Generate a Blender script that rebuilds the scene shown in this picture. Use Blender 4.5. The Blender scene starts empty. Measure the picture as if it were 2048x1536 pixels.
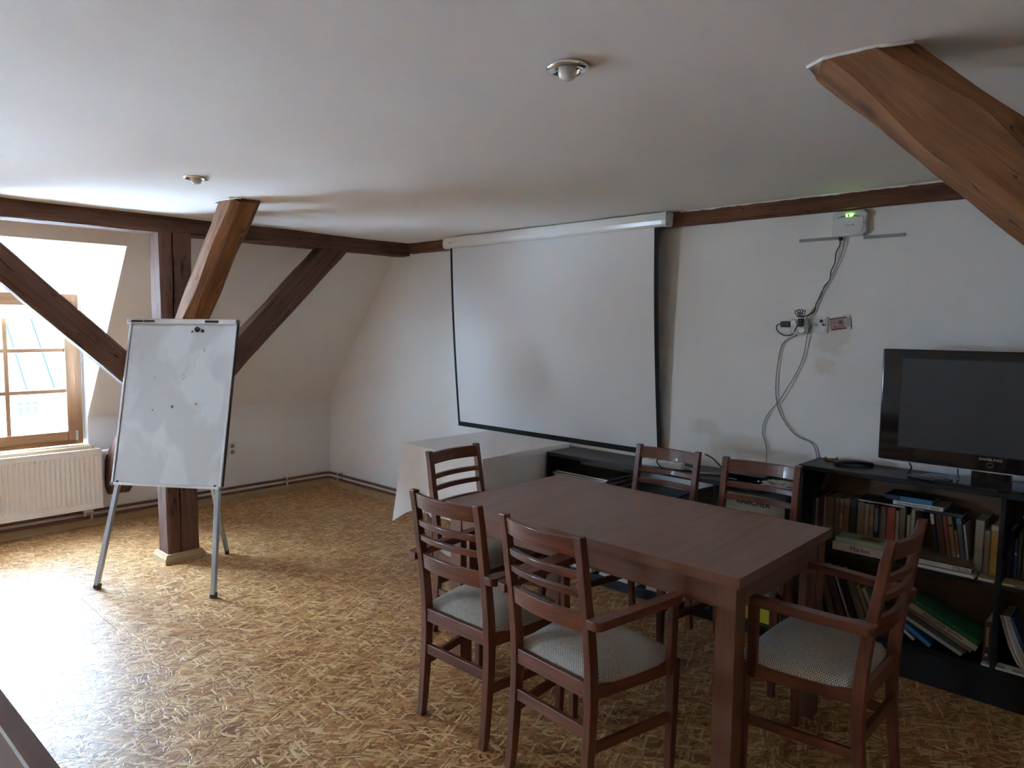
import bpy, bmesh, math, random
from mathutils import Vector, Matrix, noise
R = math.radians
random.seed(7)
sc = bpy.context.scene
COL = sc.collection

# ------------------------------------------------------------------ camera, world, light
cam_d = bpy.data.cameras.new('camera'); cam = bpy.data.objects.new('camera', cam_d); COL.objects.link(cam)
right = Vector((0.722742, 0.691048, 0.009835)); down = Vector((0.064038, -0.052791, -0.99655)); fwd = Vector((-0.688144, 0.720879, -0.082407))
m = Matrix((right, -down, -fwd)).transposed().to_4x4(); m.translation = (5.93546, -3.638336, 1.545)
cam.matrix_world = m
cam_d.sensor_width = 36; cam_d.sensor_fit = 'HORIZONTAL'; cam_d.lens = 36 * 1410.626 / 2048; cam_d.clip_start = 0.02
sc.camera = cam
sc.view_settings.view_transform = 'Standard'; sc.view_settings.look = 'None'; sc.view_settings.gamma = 1
sc.view_settings.use_curve_mapping = False
sc.view_settings.exposure = 4.05
sc.cycles.diffuse_bounces = 8; sc.cycles.max_bounces = 14

w = bpy.data.worlds.new('sky'); sc.world = w; w.use_nodes = True
bg = w.node_tree.nodes['Background']
bg.inputs[0].default_value = (0.52, 0.735, 1.0, 1); bg.inputs[1].default_value = 7.0

sun_d = bpy.data.lights.new('sun', 'SUN'); sun = bpy.data.objects.new('sun', sun_d); COL.objects.link(sun)
sun_d.energy = 9; sun_d.angle = R(0.6); sun_d.color = (0.93, 0.97, 1.0)
sun.rotation_euler = Vector((-0.75, -0.05, -0.66)).to_track_quat('-Z', 'Y').to_euler()


def portal(loc, direction, sx, sy):
    d = bpy.data.lights.new('window_portal', 'AREA'); d.shape = 'RECTANGLE'; d.size = sx; d.size_y = sy
    o = bpy.data.objects.new('window_portal', d); COL.objects.link(o)
    d.cycles.is_portal = True
    z = -Vector(direction).normalized(); y = Vector((0, 0, 1)); x = y.cross(z).normalized(); y = z.cross(x)
    mm = Matrix((x, y, z)).transposed().to_4x4(); mm.translation = loc; o.matrix_world = mm


# ------------------------------------------------------------------ node helpers / materials
def mat(name, color=(0.8, 0.8, 0.8), rough=0.5, metal=0.0, spec=0.5, emit=None, estr=0, coat=0):
    m = bpy.data.materials.new(name); m.use_nodes = True
    b = m.node_tree.nodes['Principled BSDF']
    b.inputs['Base Color'].default_value = (*color, 1); b.inputs['Roughness'].default_value = rough
    b.inputs['Metallic'].default_value = metal; b.inputs['Specular IOR Level'].default_value = spec
    b.inputs['Coat Weight'].default_value = coat
    if emit:
        b.inputs['Emission Color'].default_value = (*emit, 1); b.inputs['Emission Strength'].default_value = estr
    return m


class NT:
    def __init__(s, m):
        s.m = m; s.t = m.node_tree; s.b = s.t.nodes['Principled BSDF']

    def n(s, kind, **kw):
        x = s.t.nodes.new(kind)
        for k, v in kw.items():
            setattr(x, k, v)
        return x

    def l(s, a, b):
        s.t.links.new(a, b)

    def val(s, sock, v):
        if hasattr(v, 'is_linked') or hasattr(v, 'links'):
            s.l(v, sock)
        else:
            sock.default_value = v

    def coord(s, kind='Object'):
        return s.n('ShaderNodeTexCoord').outputs[kind]

    def pos(s):
        return s.n('ShaderNodeNewGeometry').outputs['Position']

    def vmath(s, op, a, b=None):
        x = s.n('ShaderNodeVectorMath', operation=op)
        s.val(x.inputs[0], a)
        if b is not None:
            s.val(x.inputs[1], b)
        return x.outputs[0]

    def math(s, op, a, b=0.0, clamp=False):
        x = s.n('ShaderNodeMath', operation=op); x.use_clamp = clamp
        s.val(x.inputs[0], a); s.val(x.inputs[1], b)
        return x.outputs[0]

    def noise(s, vec, scale=5, detail=4, rough=0.5, dist=0.0, out='Fac'):
        x = s.n('ShaderNodeTexNoise')
        s.l(vec, x.inputs['Vector']); x.inputs['Scale'].default_value = scale
        x.inputs['Detail'].default_value = detail; x.inputs['Roughness'].default_value = rough
        x.inputs['Distortion'].default_value = dist
        return x.outputs[out]

    def ramp(s, fac, stops):
        x = s.n('ShaderNodeValToRGB'); s.l(fac, x.inputs[0])
        e = x.color_ramp.elements
        while len(e) < len(stops):
            e.new(0.5)
        for el, (p, c) in zip(e, stops):
            el.position = p; el.color = (*c, 1) if len(c) == 3 else c
        return x.outputs[0]

    def mix(s, fac, a, b, blend='MIX'):
        x = s.n('ShaderNodeMix', data_type='RGBA', blend_type=blend)
        s.val(x.inputs[0], fac)
        for sock, v in ((x.inputs[6], a), (x.inputs[7], b)):
            if isinstance(v, tuple):
                sock.default_value = (*v, 1)
            else:
                s.l(v, sock)
        return x.outputs[2]

    def mixf(s, fac, a, b):
        x = s.n('ShaderNodeMix', data_type='FLOAT')
        s.val(x.inputs[0], fac); s.val(x.inputs[2], a); s.val(x.inputs[3], b)
        return x.outputs[0]

    def bump(s, h, strength=0.3, dist=0.01):
        x = s.n('ShaderNodeBump'); x.inputs['Strength'].default_value = strength; x.inputs['Distance'].default_value = dist
        s.l(h, x.inputs['Height']); s.l(x.outputs[0], s.b.inputs['Normal'])


def plaster(name, col, var=0.04, bump=0.15, big=0.0):
    m = mat(name, col, 0.85, spec=0.25); t = NT(m); p = t.pos()
    f = t.noise(p, 1.6, 5, 0.6)
    c2 = tuple(max(0, x - var) for x in col)
    t.l(t.ramp(f, [(0.35, c2), (0.65, col)]), t.b.inputs['Base Color'])
    fine = t.noise(p, 90, 3, 0.6); mid = t.noise(p, 9, 3, 0.5)
    t.bump(t.math('ADD', t.math('MULTIPLY', fine, 0.25), mid), bump, 0.006)
    return m


def old_wood(name, dark, light, grain=1.0, rough=0.75, crack=0.5, knots=True):
    """hewn old timber, grain along the object's own Z"""
    m = mat(name, light, rough, spec=0.3); t = NT(m); c = t.coord('Object')
    oi = t.n('ShaderNodeObjectInfo').outputs['Random']
    c = t.vmath('ADD', c, t.vmath('SCALE', (3.0, 7.0, 11.0)) if False else (0, 0, 0))
    off = t.n('ShaderNodeCombineXYZ'); t.l(t.math('MULTIPLY', oi, 13.7), off.inputs[0]); t.l(t.math('MULTIPLY', oi, 5.3), off.inputs[2])
    c = t.vmath('ADD', c, off.outputs[0])
    warp = t.noise(c, 3.0, 2, 0.5, out='Color')
    cw = t.vmath('ADD', c, t.vmath('MULTIPLY', warp, (0.03, 0.03, 0.03)))
    st = t.vmath('MULTIPLY', cw, (38 * grain, 38 * grain, 1.6))
    g = t.noise(st, 1.0, 5, 0.65)
    blot = t.noise(c, 2.2, 4, 0.6)
    f = t.math('ADD', t.math('MULTIPLY', g, 0.65), t.math('MULTIPLY', blot, 0.35))
    base = t.ramp(f, [(0.32, dark), (0.5, tuple((a + b) / 2 for a, b in zip(dark, light))), (0.68, light)])
    cs = t.vmath('MULTIPLY', cw, (22, 22, 0.9))
    cr = t.noise(cs, 1.0, 2, 0.5, 0.2)
    cm = t.math('LESS_THAN', t.math('ABSOLUTE', t.math('SUBTRACT', cr, 0.5)), 0.006 * crack * 2)
    cm2 = t.math('MULTIPLY', cm, t.math('GREATER_THAN', t.noise(c, 4.0, 2), 0.5))
    base = t.mix(t.math('MULTIPLY', cm2, 0.8), base, tuple(x * 0.25 for x in dark))
    if knots:
        v = t.n('ShaderNodeTexVoronoi'); t.l(t.vmath('MULTIPLY', c, (6, 6, 2.6)), v.inputs['Vector']); v.inputs['Scale'].default_value = 1
        kn = t.math('SUBTRACT', 1.0, t.math('MULTIPLY', v.outputs['Distance'], 9.0, True), True)
        base = t.mix(t.math('MULTIPLY', kn, 0.85), base, tuple(x * 0.5 for x in dark))
    t.l(base, t.b.inputs['Base Color'])
    h = t.math('SUBTRACT', t.math('ADD', t.math('MULTIPLY', g, 0.7), t.math('MULTIPLY', blot, 0.8)), t.math('MULTIPLY', cm2, 0.8))
    t.bump(h, 0.55, 0.012)
    return m


def fine_wood(name, dark, light, axis=2, rough=0.38, coat=0.0, sc_=1.0, bump=0.06):
    m = mat(name, light, rough, spec=0.45, coat=coat); t = NT(m); c = t.coord('Object')
    oi = t.n('ShaderNodeObjectInfo').outputs['Random']
    off = t.n('ShaderNodeCombineXYZ'); t.l(t.math('MULTIPLY', oi, 9.1), off.inputs[0]); t.l(t.math('MULTIPLY', oi, 3.3), off.inputs[1])
    c = t.vmath('ADD', c, off.outputs[0])
    s = [55 * sc_] * 3; s[axis] = 3.0 * sc_
    g = t.noise(t.vmath('MULTIPLY', c, tuple(s)), 1.0, 4, 0.6)
    s2 = [9 * sc_] * 3; s2[axis] = 1.6 * sc_
    b = t.noise(t.vmath('MULTIPLY', c, tuple(s2)), 1.0, 3, 0.6, 0.4)
    f = t.math('ADD', t.math('MULTIPLY', g, 0.5), t.math('MULTIPLY', b, 0.5))
    t.l(t.ramp(f, [(0.35, dark), (0.65, light)]), t.b.inputs['Base Color'])
    t.bump(g, bump, 0.002)
    return m


def osb_material():
    m = mat('osb_board', (0.5, 0.3, 0.13), 0.36, spec=0.5); t = NT(m)
    p = t.pos(); oi = t.n('ShaderNodeObjectInfo').outputs['Random']
    off = t.n('ShaderNodeCombineXYZ'); t.l(t.math('MULTIPLY', oi, 31.0), off.inputs[0]); t.l(t.math('MULTIPLY', oi, 17.0), off.inputs[1])
    p = t.vmath('ADD', p, off.outputs[0])
    wv = t.vmath('SUBTRACT', t.noise(p, 24, 2, 0.5, out='Color'), (0.5, 0.5, 0.5))
    p = t.vmath('ADD', p, t.vmath('MULTIPLY', wv, (0.012, 0.012, 0.0)))
    col = None; hgt = None
    #        angle  length  width  cover
    layers = [(62, 0.11, 0.017, -1), (118, 0.10, 0.015, 0.45), (80, 0.12, 0.014, 0.5), (28, 0.09, 0.012, 0.62), (100, 0.11, 0.016, 0.6),
              (150, 0.08, 0.011, 0.72), (70, 0.07, 0.008, 0.74), (5, 0.06, 0.009, 0.86), (128, 0.05, 0.006, 0.82)]
    for i, (a, L, W, cover) in enumerate(layers):
        vr = t.n('ShaderNodeVectorRotate', rotation_type='Z_AXIS'); t.l(p, vr.inputs['Vector']); vr.inputs['Angle'].default_value = R(a)
        q = t.vmath('ADD', t.vmath('MULTIPLY', vr.outputs[0], (1 / L, 1 / W, 0.0)), (i * 13.37, i * 7.71, 0.5))
        v = t.n('ShaderNodeTexVoronoi', voronoi_dimensions='2D'); t.l(q, v.inputs['Vector']); v.inputs['Scale'].default_value = 1.0; v.inputs['Randomness'].default_value = 0.95
        e = t.n('ShaderNodeTexVoronoi', voronoi_dimensions='2D', feature='DISTANCE_TO_EDGE'); t.l(q, e.inputs['Vector']); e.inputs['Scale'].default_value = 1.0; e.inputs['Randomness'].default_value = 0.95
        sx = t.n('ShaderNodeSeparateColor'); t.l(v.outputs['Color'], sx.inputs[0])
        gr = t.noise(t.vmath('MULTIPLY', vr.outputs[0], (18, 260, 1)), 1.0, 2, 0.6)
        tone = t.math('ADD', t.math('MULTIPLY', sx.outputs[1], 0.72), t.math('MULTIPLY', gr, 0.28))
        if i < 5:
            c = t.ramp(tone, [(0.15, (0.20, 0.068, 0.018)), (0.42, (0.42, 0.17, 0.05)), (0.68, (0.56, 0.265, 0.09)), (0.9, (0.76, 0.45, 0.20))])
        else:
            c = t.ramp(tone, [(0.15, (0.26, 0.10, 0.03)), (0.5, (0.64, 0.34, 0.125)), (0.85, (0.88, 0.62, 0.33))])
        edge = t.math('MULTIPLY', t.math('SUBTRACT', 1.0, t.math('MULTIPLY', e.outputs[0], 14.0, True), True), 0.5)
        c = t.mix(edge, c, (0.17, 0.07, 0.02))
        h = t.math('ADD', t.math('MULTIPLY', sx.outputs[2], 0.6), t.math('ADD', t.math('MULTIPLY', t.math('MULTIPLY', e.outputs[0], 8.0, True), 0.35), t.math('MULTIPLY', gr, 0.25)))
        if col is None:
            col, hgt = c, h
        else:
            msk = t.math('MULTIPLY', t.math('GREATER_THAN', sx.outputs[0], cover), t.math('GREATER_THAN', e.outputs[0], 0.03))
            col = t.mix(msk, col, c); hgt = t.mixf(msk, hgt, t.math('ADD', h, 0.15))
    blot = t.noise(p, 1.3, 3, 0.5)
    col = t.mix(t.math('MULTIPLY', blot, 0.12), col, (0.44, 0.20, 0.065))
    t.l(col, t.b.inputs['Base Color'])
    t.l(t.mixf(hgt, 0.56, 0.36), t.b.inputs['Roughness'])
    t.b.inputs['Specular IOR Level'].default_value = 0.38
    t.bump(hgt, 0.7, 0.003)
    return m


M = {}
M['wall'] = plaster('wall_paint', (0.87, 0.86, 0.84), 0.03)


def wall_back_material():
    m = plaster('wall_paint_scuffed', (0.87, 0.86, 0.84), 0.03); t = NT(m); p = t.pos()
    old = t.b.inputs['Base Color'].links[0].from_socket
    sp = t.n('ShaderNodeSeparateXYZ'); t.l(p, sp.inputs[0])
    nz = t.math('MULTIPLY', t.math('SUBTRACT', t.noise(p, 7, 4, 0.6), 0.5), 0.25)
    x = t.math('ADD', sp.outputs[0], nz); z = t.math('ADD', sp.outputs[2], t.math('MULTIPLY', nz, 0.6))
    tot = None
    for cx, cz, hx, hz in ((4.20, 0.90, 0.22, 0.07), (3.98, 0.97, 0.13, 0.06), (4.66, 1.50, 0.10, 0.09), (4.62, 1.36, 0.07, 0.05)):
        a = t.math('SUBTRACT', 1.0, t.math('MULTIPLY', t.math('ABSOLUTE', t.math('SUBTRACT', x, cx)), 1 / hx), True)
        b = t.math('SUBTRACT', 1.0, t.math('MULTIPLY', t.math('ABSOLUTE', t.math('SUBTRACT', z, cz)), 1 / hz), True)
        k = t.math('MULTIPLY', t.math('MULTIPLY', a, 2.0, True), t.math('MULTIPLY', b, 2.0, True))
        tot = k if tot is None else t.math('MAXIMUM', tot, k)
    t.l(t.mix(t.math('MULTIPLY', tot, 0.5), old, (0.66, 0.60, 0.51)), t.b.inputs['Base Color'])
    return m


M['wall_back'] = wall_back_material()
M['ceiling'] = plaster('ceiling_paint', (0.88, 0.87, 0.85), 0.025, 0.12)
M['dormer'] = plaster('dormer_paint', (0.86, 0.87, 0.87), 0.02, 0.1)
M['osb'] = osb_material()
M['subfloor'] = mat('subfloor', (0.05, 0.03, 0.02), 0.9)
M['timber'] = old_wood('old_timber_brown', (0.062, 0.027, 0.018), (0.21, 0.105, 0.072))
M['timber_grey'] = old_wood('old_timber_weathered', (0.10, 0.052, 0.033), (0.30, 0.175, 0.115))
M['timber_orange'] = old_wood('old_timber_orange', (0.11, 0.042, 0.017), (0.38, 0.175, 0.074), 0.7)
M['timber_red'] = old_wood('old_timber_red', (0.07, 0.026, 0.013), (0.23, 0.10, 0.05), 0.8)
M['pine'] = fine_wood('pine_moulding', (0.42, 0.28, 0.14), (0.58, 0.42, 0.23), 1, 0.5)
M['window_wood'] = fine_wood('window_wood', (0.26, 0.125, 0.055), (0.40, 0.21, 0.10), 2, 0.4)
M['window_wood_h'] = fine_wood('window_wood_rail', (0.26, 0.125, 0.055), (0.40, 0.21, 0.10), 1, 0.4)
M['chair'] = fine_wood('chair_wood', (0.085, 0.023, 0.012), (0.22, 0.068, 0.034), 2, 0.36, 0.15)
M['chair_h'] = fine_wood('chair_wood_rail', (0.085, 0.023, 0.012), (0.235, 0.074, 0.037), 0, 0.36, 0.15)
M['chair_d'] = fine_wood('chair_wood_arm', (0.085, 0.023, 0.012), (0.22, 0.068, 0.034), 1, 0.36, 0.15)
M['table'] = fine_wood('table_laminate', (0.19, 0.10, 0.08), (0.29, 0.16, 0.13), 1, 0.4, 0.0, 0.6, 0.03)
M['table_edge'] = fine_wood('table_edge', (0.15, 0.060, 0.032), (0.235, 0.10, 0.055), 0, 0.42, 0.0, 0.6, 0.03)
M['table_leg'] = fine_wood('table_leg', (0.15, 0.060, 0.033), (0.22, 0.095, 0.052), 2, 0.42, 0.0, 0.6, 0.03)
M['white_plastic'] = mat('white_plastic', (0.80, 0.80, 0.78), 0.35)
M['white_gloss'] = mat('white_gloss', (0.84, 0.84, 0.82), 0.18)
M['radiator'] = mat('radiator_enamel', (0.80, 0.755, 0.70), 0.3)
M['black'] = mat('black_plastic', (0.012, 0.012, 0.013), 0.4)
M['black_gloss'] = mat('black_gloss', (0.006, 0.006, 0.008), 0.06)
M['black_cloth'] = mat('black_border', (0.008, 0.008, 0.009), 0.8)
M['shelf_black'] = mat('black_laminate', (0.011, 0.012, 0.016), 0.42, spec=0.4)
M['back_panel'] = fine_wood('shelf_back_panel', (0.12, 0.06, 0.032), (0.17, 0.09, 0.05), 0, 0.6)
M['screen'] = plaster('screen_fabric', (0.80, 0.81, 0.82), 0.012, 0.02)
M['tv_screen'] = mat('tv_screen', (0.035, 0.045, 0.055), 0.28)
M['alu'] = mat('aluminium', (0.62, 0.64, 0.66), 0.32, 0.9)
M['alu_dark'] = mat('aluminium_leg', (0.42, 0.45, 0.48), 0.36, 0.85)
M['chrome'] = mat('chrome', (0.85, 0.86, 0.87), 0.08, 1.0)
M['grey_plastic'] = mat('grey_plastic', (0.30, 0.31, 0.31), 0.45)
M['dark_grey'] = mat('dark_grey_plastic', (0.09, 0.095, 0.10), 0.45)
M['copper'] = mat('painted_copper_pipe', (0.17, 0.065, 0.045), 0.4)
M['copper_grey'] = mat('grey_pipe_clip', (0.55, 0.53, 0.50), 0.5)
M['brass'] = mat('nickel_fitting', (0.45, 0.42, 0.38), 0.35, 0.8)
M['green_led'] = mat('green_led', (0.2, 0.9, 0.1), 0.4, emit=(0.35, 1.0, 0.08), estr=6)
M['ink'] = mat('ink_black', (0.015, 0.013, 0.012), 0.6)
M['ink_grey'] = mat('ink_grey', (0.22, 0.22, 0.23), 0.6)
M['ink_white'] = mat('ink_white', (0.75, 0.75, 0.73), 0.6)
M['paper'] = mat('paper', (0.66, 0.62, 0.54), 0.85)
M['paper_white'] = mat('paper_white', (0.78, 0.77, 0.74), 0.8)
M['frost'] = mat('frosted_bulb', (0.82, 0.82, 0.80), 0.25)
M['slate'] = mat('neighbour_roof_slate', (0.010, 0.019, 0.021), 0.8, spec=0.1)
M['facade'] = mat('neighbour_facade', (0.74, 0.77, 0.80), 0.9)
M['facade_window'] = mat('neighbour_window', (0.014, 0.022, 0.024), 0.5, spec=0.1)
M['yellow'] = mat('carton_yellow', (0.72, 0.50, 0.02), 0.5)
M['carton_white'] = mat('carton_white', (0.70, 0.72, 0.74), 0.5)
M['bag'] = mat('black_bag', (0.018, 0.017, 0.018), 0.6)


def board_material():
    m = mat('whiteboard_enamel', (0.66, 0.72, 0.78), 0.22, spec=0.5); t = NT(m); c = t.coord('Object')
    f = t.noise(t.vmath('MULTIPLY', c, (1.6, 1.0, 1.0)), 2.6, 3, 0.45, 0.6)
    t.l(t.ramp(f, [(0.46, (0.64, 0.70, 0.76)), (0.50, (0.70, 0.765, 0.83))]), t.b.inputs['Base Color'])
    t.l(t.mixf(f, 0.2, 0.34), t.b.inputs['Roughness'])
    return m


M['board'] = board_material()


def cloth_material():
    m = mat('white_tablecloth', (0.84, 0.83, 0.83), 0.8, spec=0.2); t = NT(m); p = t.pos()
    a = t.noise(p, 520, 1, 0.5); b = t.noise(p, 6, 3, 0.6)
    t.bump(t.math('ADD', t.math('MULTIPLY', a, 0.12), b), 0.25, 0.01)
    return m


M['cloth'] = cloth_material()


def weave_material():
    m = mat('seat_weave', (0.5, 0.46, 0.4), 0.85, spec=0.2); t = NT(m); c = t.coord('Object')
    ck = t.n('ShaderNodeTexChecker'); t.l(t.vmath('MULTIPLY', c, (1, 1, 0.0)), ck.inputs['Vector']); ck.inputs['Scale'].default_value = 300
    sx = t.n('ShaderNodeSeparateXYZ'); t.l(c, sx.inputs[0])
    wx = t.math('SINE', t.math('MULTIPLY', sx.outputs[0], 760)); wy = t.math('SINE', t.math('MULTIPLY', sx.outputs[1], 760))
    h = t.math('MULTIPLY', wx, wy)
    nz = t.noise(c, 420, 1, 0.6)
    f = t.math('ADD', t.math('MULTIPLY', h, 0.36), nz)
    t.l(t.ramp(f, [(0.2, (0.10, 0.078, 0.058)), (0.5, (0.44, 0.405, 0.355)), (0.8, (0.66, 0.63, 0.585))]), t.b.inputs['Base Color'])
    t.bump(f, 0.25, 0.001)
    return m


M['weave'] = weave_material()


def glass_material():
    m = bpy.data.materials.new('window_glass'); m.use_nodes = True; nt = m.node_tree; nt.nodes.clear()
    o = nt.nodes.new('ShaderNodeOutputMaterial'); mx = nt.nodes.new('ShaderNodeMixShader')
    tr = nt.nodes.new('ShaderNodeBsdfTransparent'); tr.inputs[0].default_value = (0.93, 0.97, 0.97, 1)
    gl = nt.nodes.new('ShaderNodeBsdfGlossy'); gl.inputs['Roughness'].default_value = 0.02
    fr = nt.nodes.new('ShaderNodeFresnel'); fr.inputs[0].default_value = 1.25
    nt.links.new(fr.outputs[0], mx.inputs[0]); nt.links.new(tr.outputs[0], mx.inputs[1]); nt.links.new(gl.outputs[0], mx.inputs[2]); nt.links.new(mx.outputs[0], o.inputs[0])
    return m


M['glass'] = glass_material()
_cols = {}


def cmat(r, g, b, rough=0.55):
    k = (round(r, 3), round(g, 3), round(b, 3), rough)
    if k not in _cols:
        m = mat('colour_%d' % len(_cols), (r, g, b), rough); t = NT(m)
        f = t.noise(t.coord('Object'), 14, 3, 0.6)
        t.l(t.ramp(f, [(0.3, (r * 0.82, g * 0.82, b * 0.82)), (0.7, (r, g, b))]), t.b.inputs['Base Color'])
        _cols[k] = m
    return _cols[k]


# ------------------------------------------------------------------ object helpers
def link_mesh(name, me, m, parent=None):
    o = bpy.data.objects.new(name, me); COL.objects.link(o)
    if m is not None:
        me.materials.append(m)
    if parent is not None:
        o.parent = parent
    return o


def obj(name, bm, m, parent=None, bevel=0.0, smooth=False, seg=2):
    me = bpy.data.meshes.new(name)
    bmesh.ops.recalc_face_normals(bm, faces=bm.faces)
    if smooth:
        for f in bm.faces:
            f.smooth = True
    bm.to_mesh(me); bm.free()
    o = link_mesh(name, me, m, parent)
    if bevel:
        b = o.modifiers.new('bevel', 'BEVEL'); b.width = bevel; b.segments = seg; b.limit_method = 'ANGLE'; b.angle_limit = R(40)
    return o


def tag(o, label=None, cat=None, group=None, kind=None):
    if label: o['label'] = label
    if cat: o['category'] = cat
    if group: o['group'] = group
    if kind: o['kind'] = kind
    return o


def thing(name, label, cat, loc=(0, 0, 0), rz=0.0, group=None):
    o = bpy.data.objects.new(name, None); COL.objects.link(o); o.empty_display_size = 0.1
    o.location = loc; o.rotation_euler = (0, 0, rz)
    return tag(o, label, cat, group)


def struct(name, bm, m, **k):
    return tag(obj(name, bm, m, **k), kind='structure')


def box(bm, x0, x1, y0, y1, z0, z1, M_=None):
    vs = [bm.verts.new((x, y, z)) for z in (z0, z1) for y in (y0, y1) for x in (x0, x1)]
    for f in ((0, 2, 3, 1), (4, 5, 7, 6), (0, 1, 5, 4), (2, 6, 7, 3), (0, 4, 6, 2), (1, 3, 7, 5)):
        bm.faces.new([vs[i] for i in f])
    if M_ is not None:
        bmesh.ops.transform(bm, matrix=M_, verts=vs)
    return vs


def bx(*a):
    bm = bmesh.new(); box(bm, *a); return bm


def poly(bm, pts):
    return bm.faces.new([bm.verts.new(p) for p in pts])


def cyl(bm, p0, p1, r0, r1=None, n=16, caps=True):
    r1 = r0 if r1 is None else r1
    p0, p1 = Vector(p0), Vector(p1); d = (p1 - p0).normalized()
    a = d.orthogonal().normalized(); b = d.cross(a)
    A = []; B = []
    for i in range(n):
        t = 2 * math.pi * i / n; u = a * math.cos(t) + b * math.sin(t)
        A.append(bm.verts.new(p0 + u * r0)); B.append(bm.verts.new(p1 + u * r1))
    for i in range(n):
        j = (i + 1) % n; bm.faces.new((A[i], A[j], B[j], B[i]))
    if caps:
        bm.faces.new(A[::-1]); bm.faces.new(B)


def lathe(bm, prof, n=32, c=(0, 0, 0)):
    rows = []
    for r, z in prof:
        rows.append([bm.verts.new((c[0] + r * math.cos(2 * math.pi * i / n), c[1] + r * math.sin(2 * math.pi * i / n), c[2] + z)) for i in range(n)])
    for a, b in zip(rows, rows[1:]):
        for i in range(n):
            j = (i + 1) % n; bm.faces.new((a[i], a[j], b[j], b[i]))
    return rows


def sweep(bm, path, sec, up=(0, 0, 1), caps=True):
    """sweep a closed 2D section (list of (side, up)) along a path; sec may be a function of the index"""
    P = [Vector(p) for p in path]; rows = []
    for i, p in enumerate(P):
        d = (P[min(i + 1, len(P) - 1)] - P[max(i - 1, 0)]).normalized()
        s = d.cross(Vector(up))
        s = s.normalized() if s.length > 1e-5 else d.orthogonal().normalized()
        u = s.cross(d)
        q = sec(i) if callable(sec) else sec
        rows.append([bm.verts.new(p + s * a + u * b) for a, b in q])
    n = len(rows[0])
    for a, b in zip(rows, rows[1:]):
        for i in range(n):
            j = (i + 1) % n; bm.faces.new((a[i], a[j], b[j], b[i]))
    if caps:
        bm.faces.new(rows[0][::-1]); bm.faces.new(rows[-1])
    return rows


def circ(r, n=8):
    return [(r * math.cos(2 * math.pi * i / n), r * math.sin(2 * math.pi * i / n)) for i in range(n)]


def spline(pts, k=6):
    """Catmull-Rom through the points"""
    P = [Vector(p) for p in pts]; P = [P[0] * 2 - P[1]] + P + [P[-1] * 2 - P[-2]]; out = []
    for i in range(1, len(P) - 2):
        a, b, c, d = P[i - 1:i + 3]
        for j in range(k):
            t = j / k
            out.append(0.5 * ((2 * b) + (c - a) * t + (2 * a - 5 * b + 4 * c - d) * t * t + (3 * b - a - 3 * c + d) * t ** 3))
    out.append(P[-2])
    return out


def cable(name, pts, r, m, label=None, cat=None, parent=None, k=6, n=7):
    bm = bmesh.new(); path = spline(pts, k)
    P = path; rows = []
    ref = Vector((0.13, 0.97, 0.21)).normalized()
    for i, p in enumerate(P):
        d = (P[min(i + 1, len(P) - 1)] - P[max(i - 1, 0)]).normalized()
        s = d.cross(ref).normalized(); u = s.cross(d)
        rows.append([bm.verts.new(p + s * a + u * b) for a, b in circ(r, n)])
    for a, b in zip(rows, rows[1:]):
        for i in range(n):
            j = (i + 1) % n; bm.faces.new((a[i], a[j], b[j], b[i]))
    bm.faces.new(rows[0][::-1]); bm.faces.new(rows[-1])
    o = obj(name, bm, m, parent, smooth=True)
    if label: tag(o, label, cat)
    return o


def text(s, parent, loc, rot, size, m, name='lettering', align='CENTER', sx=1.0, extrude=0.0004):
    c = bpy.data.curves.new(name, 'FONT'); c.body = s; c.size = size; c.align_x = align; c.align_y = 'CENTER'; c.extrude = extrude
    c.resolution_u = 3
    c.materials.append(m)
    tmp = bpy.data.objects.new(name, c); COL.objects.link(tmp)
    dg = bpy.context.evaluated_depsgraph_get(); me = bpy.data.meshes.new_from_object(tmp.evaluated_get(dg))
    bpy.data.objects.remove(tmp); bpy.data.curves.remove(c)
    me.materials.clear()
    o = link_mesh(name, me, m, parent)
    o.location = loc; o.rotation_euler = rot; o.scale = (sx, 1, 1)
    return o


FACE_Y = (R(90), 0, 0)          # text read from the -Y side


def copy_tree(o, parent=None):
    c = o.copy(); COL.objects.link(c)
    if parent is not None:
        c.parent = parent
    for ch in list(o.children):
        copy_tree(ch, c)
    return c


# ------------------------------------------------------------------ room shell
CEIL = 2.2
KNEE = 0.83
SL = (2.109 - 0.83) / 1.038          # slope rise per metre of X
XT = (CEIL + 0.06 - KNEE) / SL       # where the slope runs into the ceiling
YB, YF = 0.03, -8.4
XR = 7.5

fl = struct('floor', bx(-0.2, XR + 0.2, YF - 0.2, YB + 0.2, -0.12, -0.02), M['subfloor'])
panel_mesh = None
PW, PL = 0.675, 2.5
xs = [2.894 + PW * k for k in range(-5, 8)]
for i, x in enumerate(xs):
    y = YB + 0.15 - (i * 0.9 % PL)
    y += 0 if y > YB else PL
    while y > YF - 0.1:
        if panel_mesh is None:
            panel_mesh = bpy.data.meshes.new('osb_panel'); bm = bx(0.0009, PW - 0.0009, -PL + 0.0009, -0.0009, -0.02, 0.0); bm.to_mesh(panel_mesh); bm.free(); panel_mesh.materials.append(M['osb'])
        o = bpy.data.objects.new('osb_panel', panel_mesh); COL.objects.link(o); o.parent = fl; o.location = (x, y, 0)
        y -= PL

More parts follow.
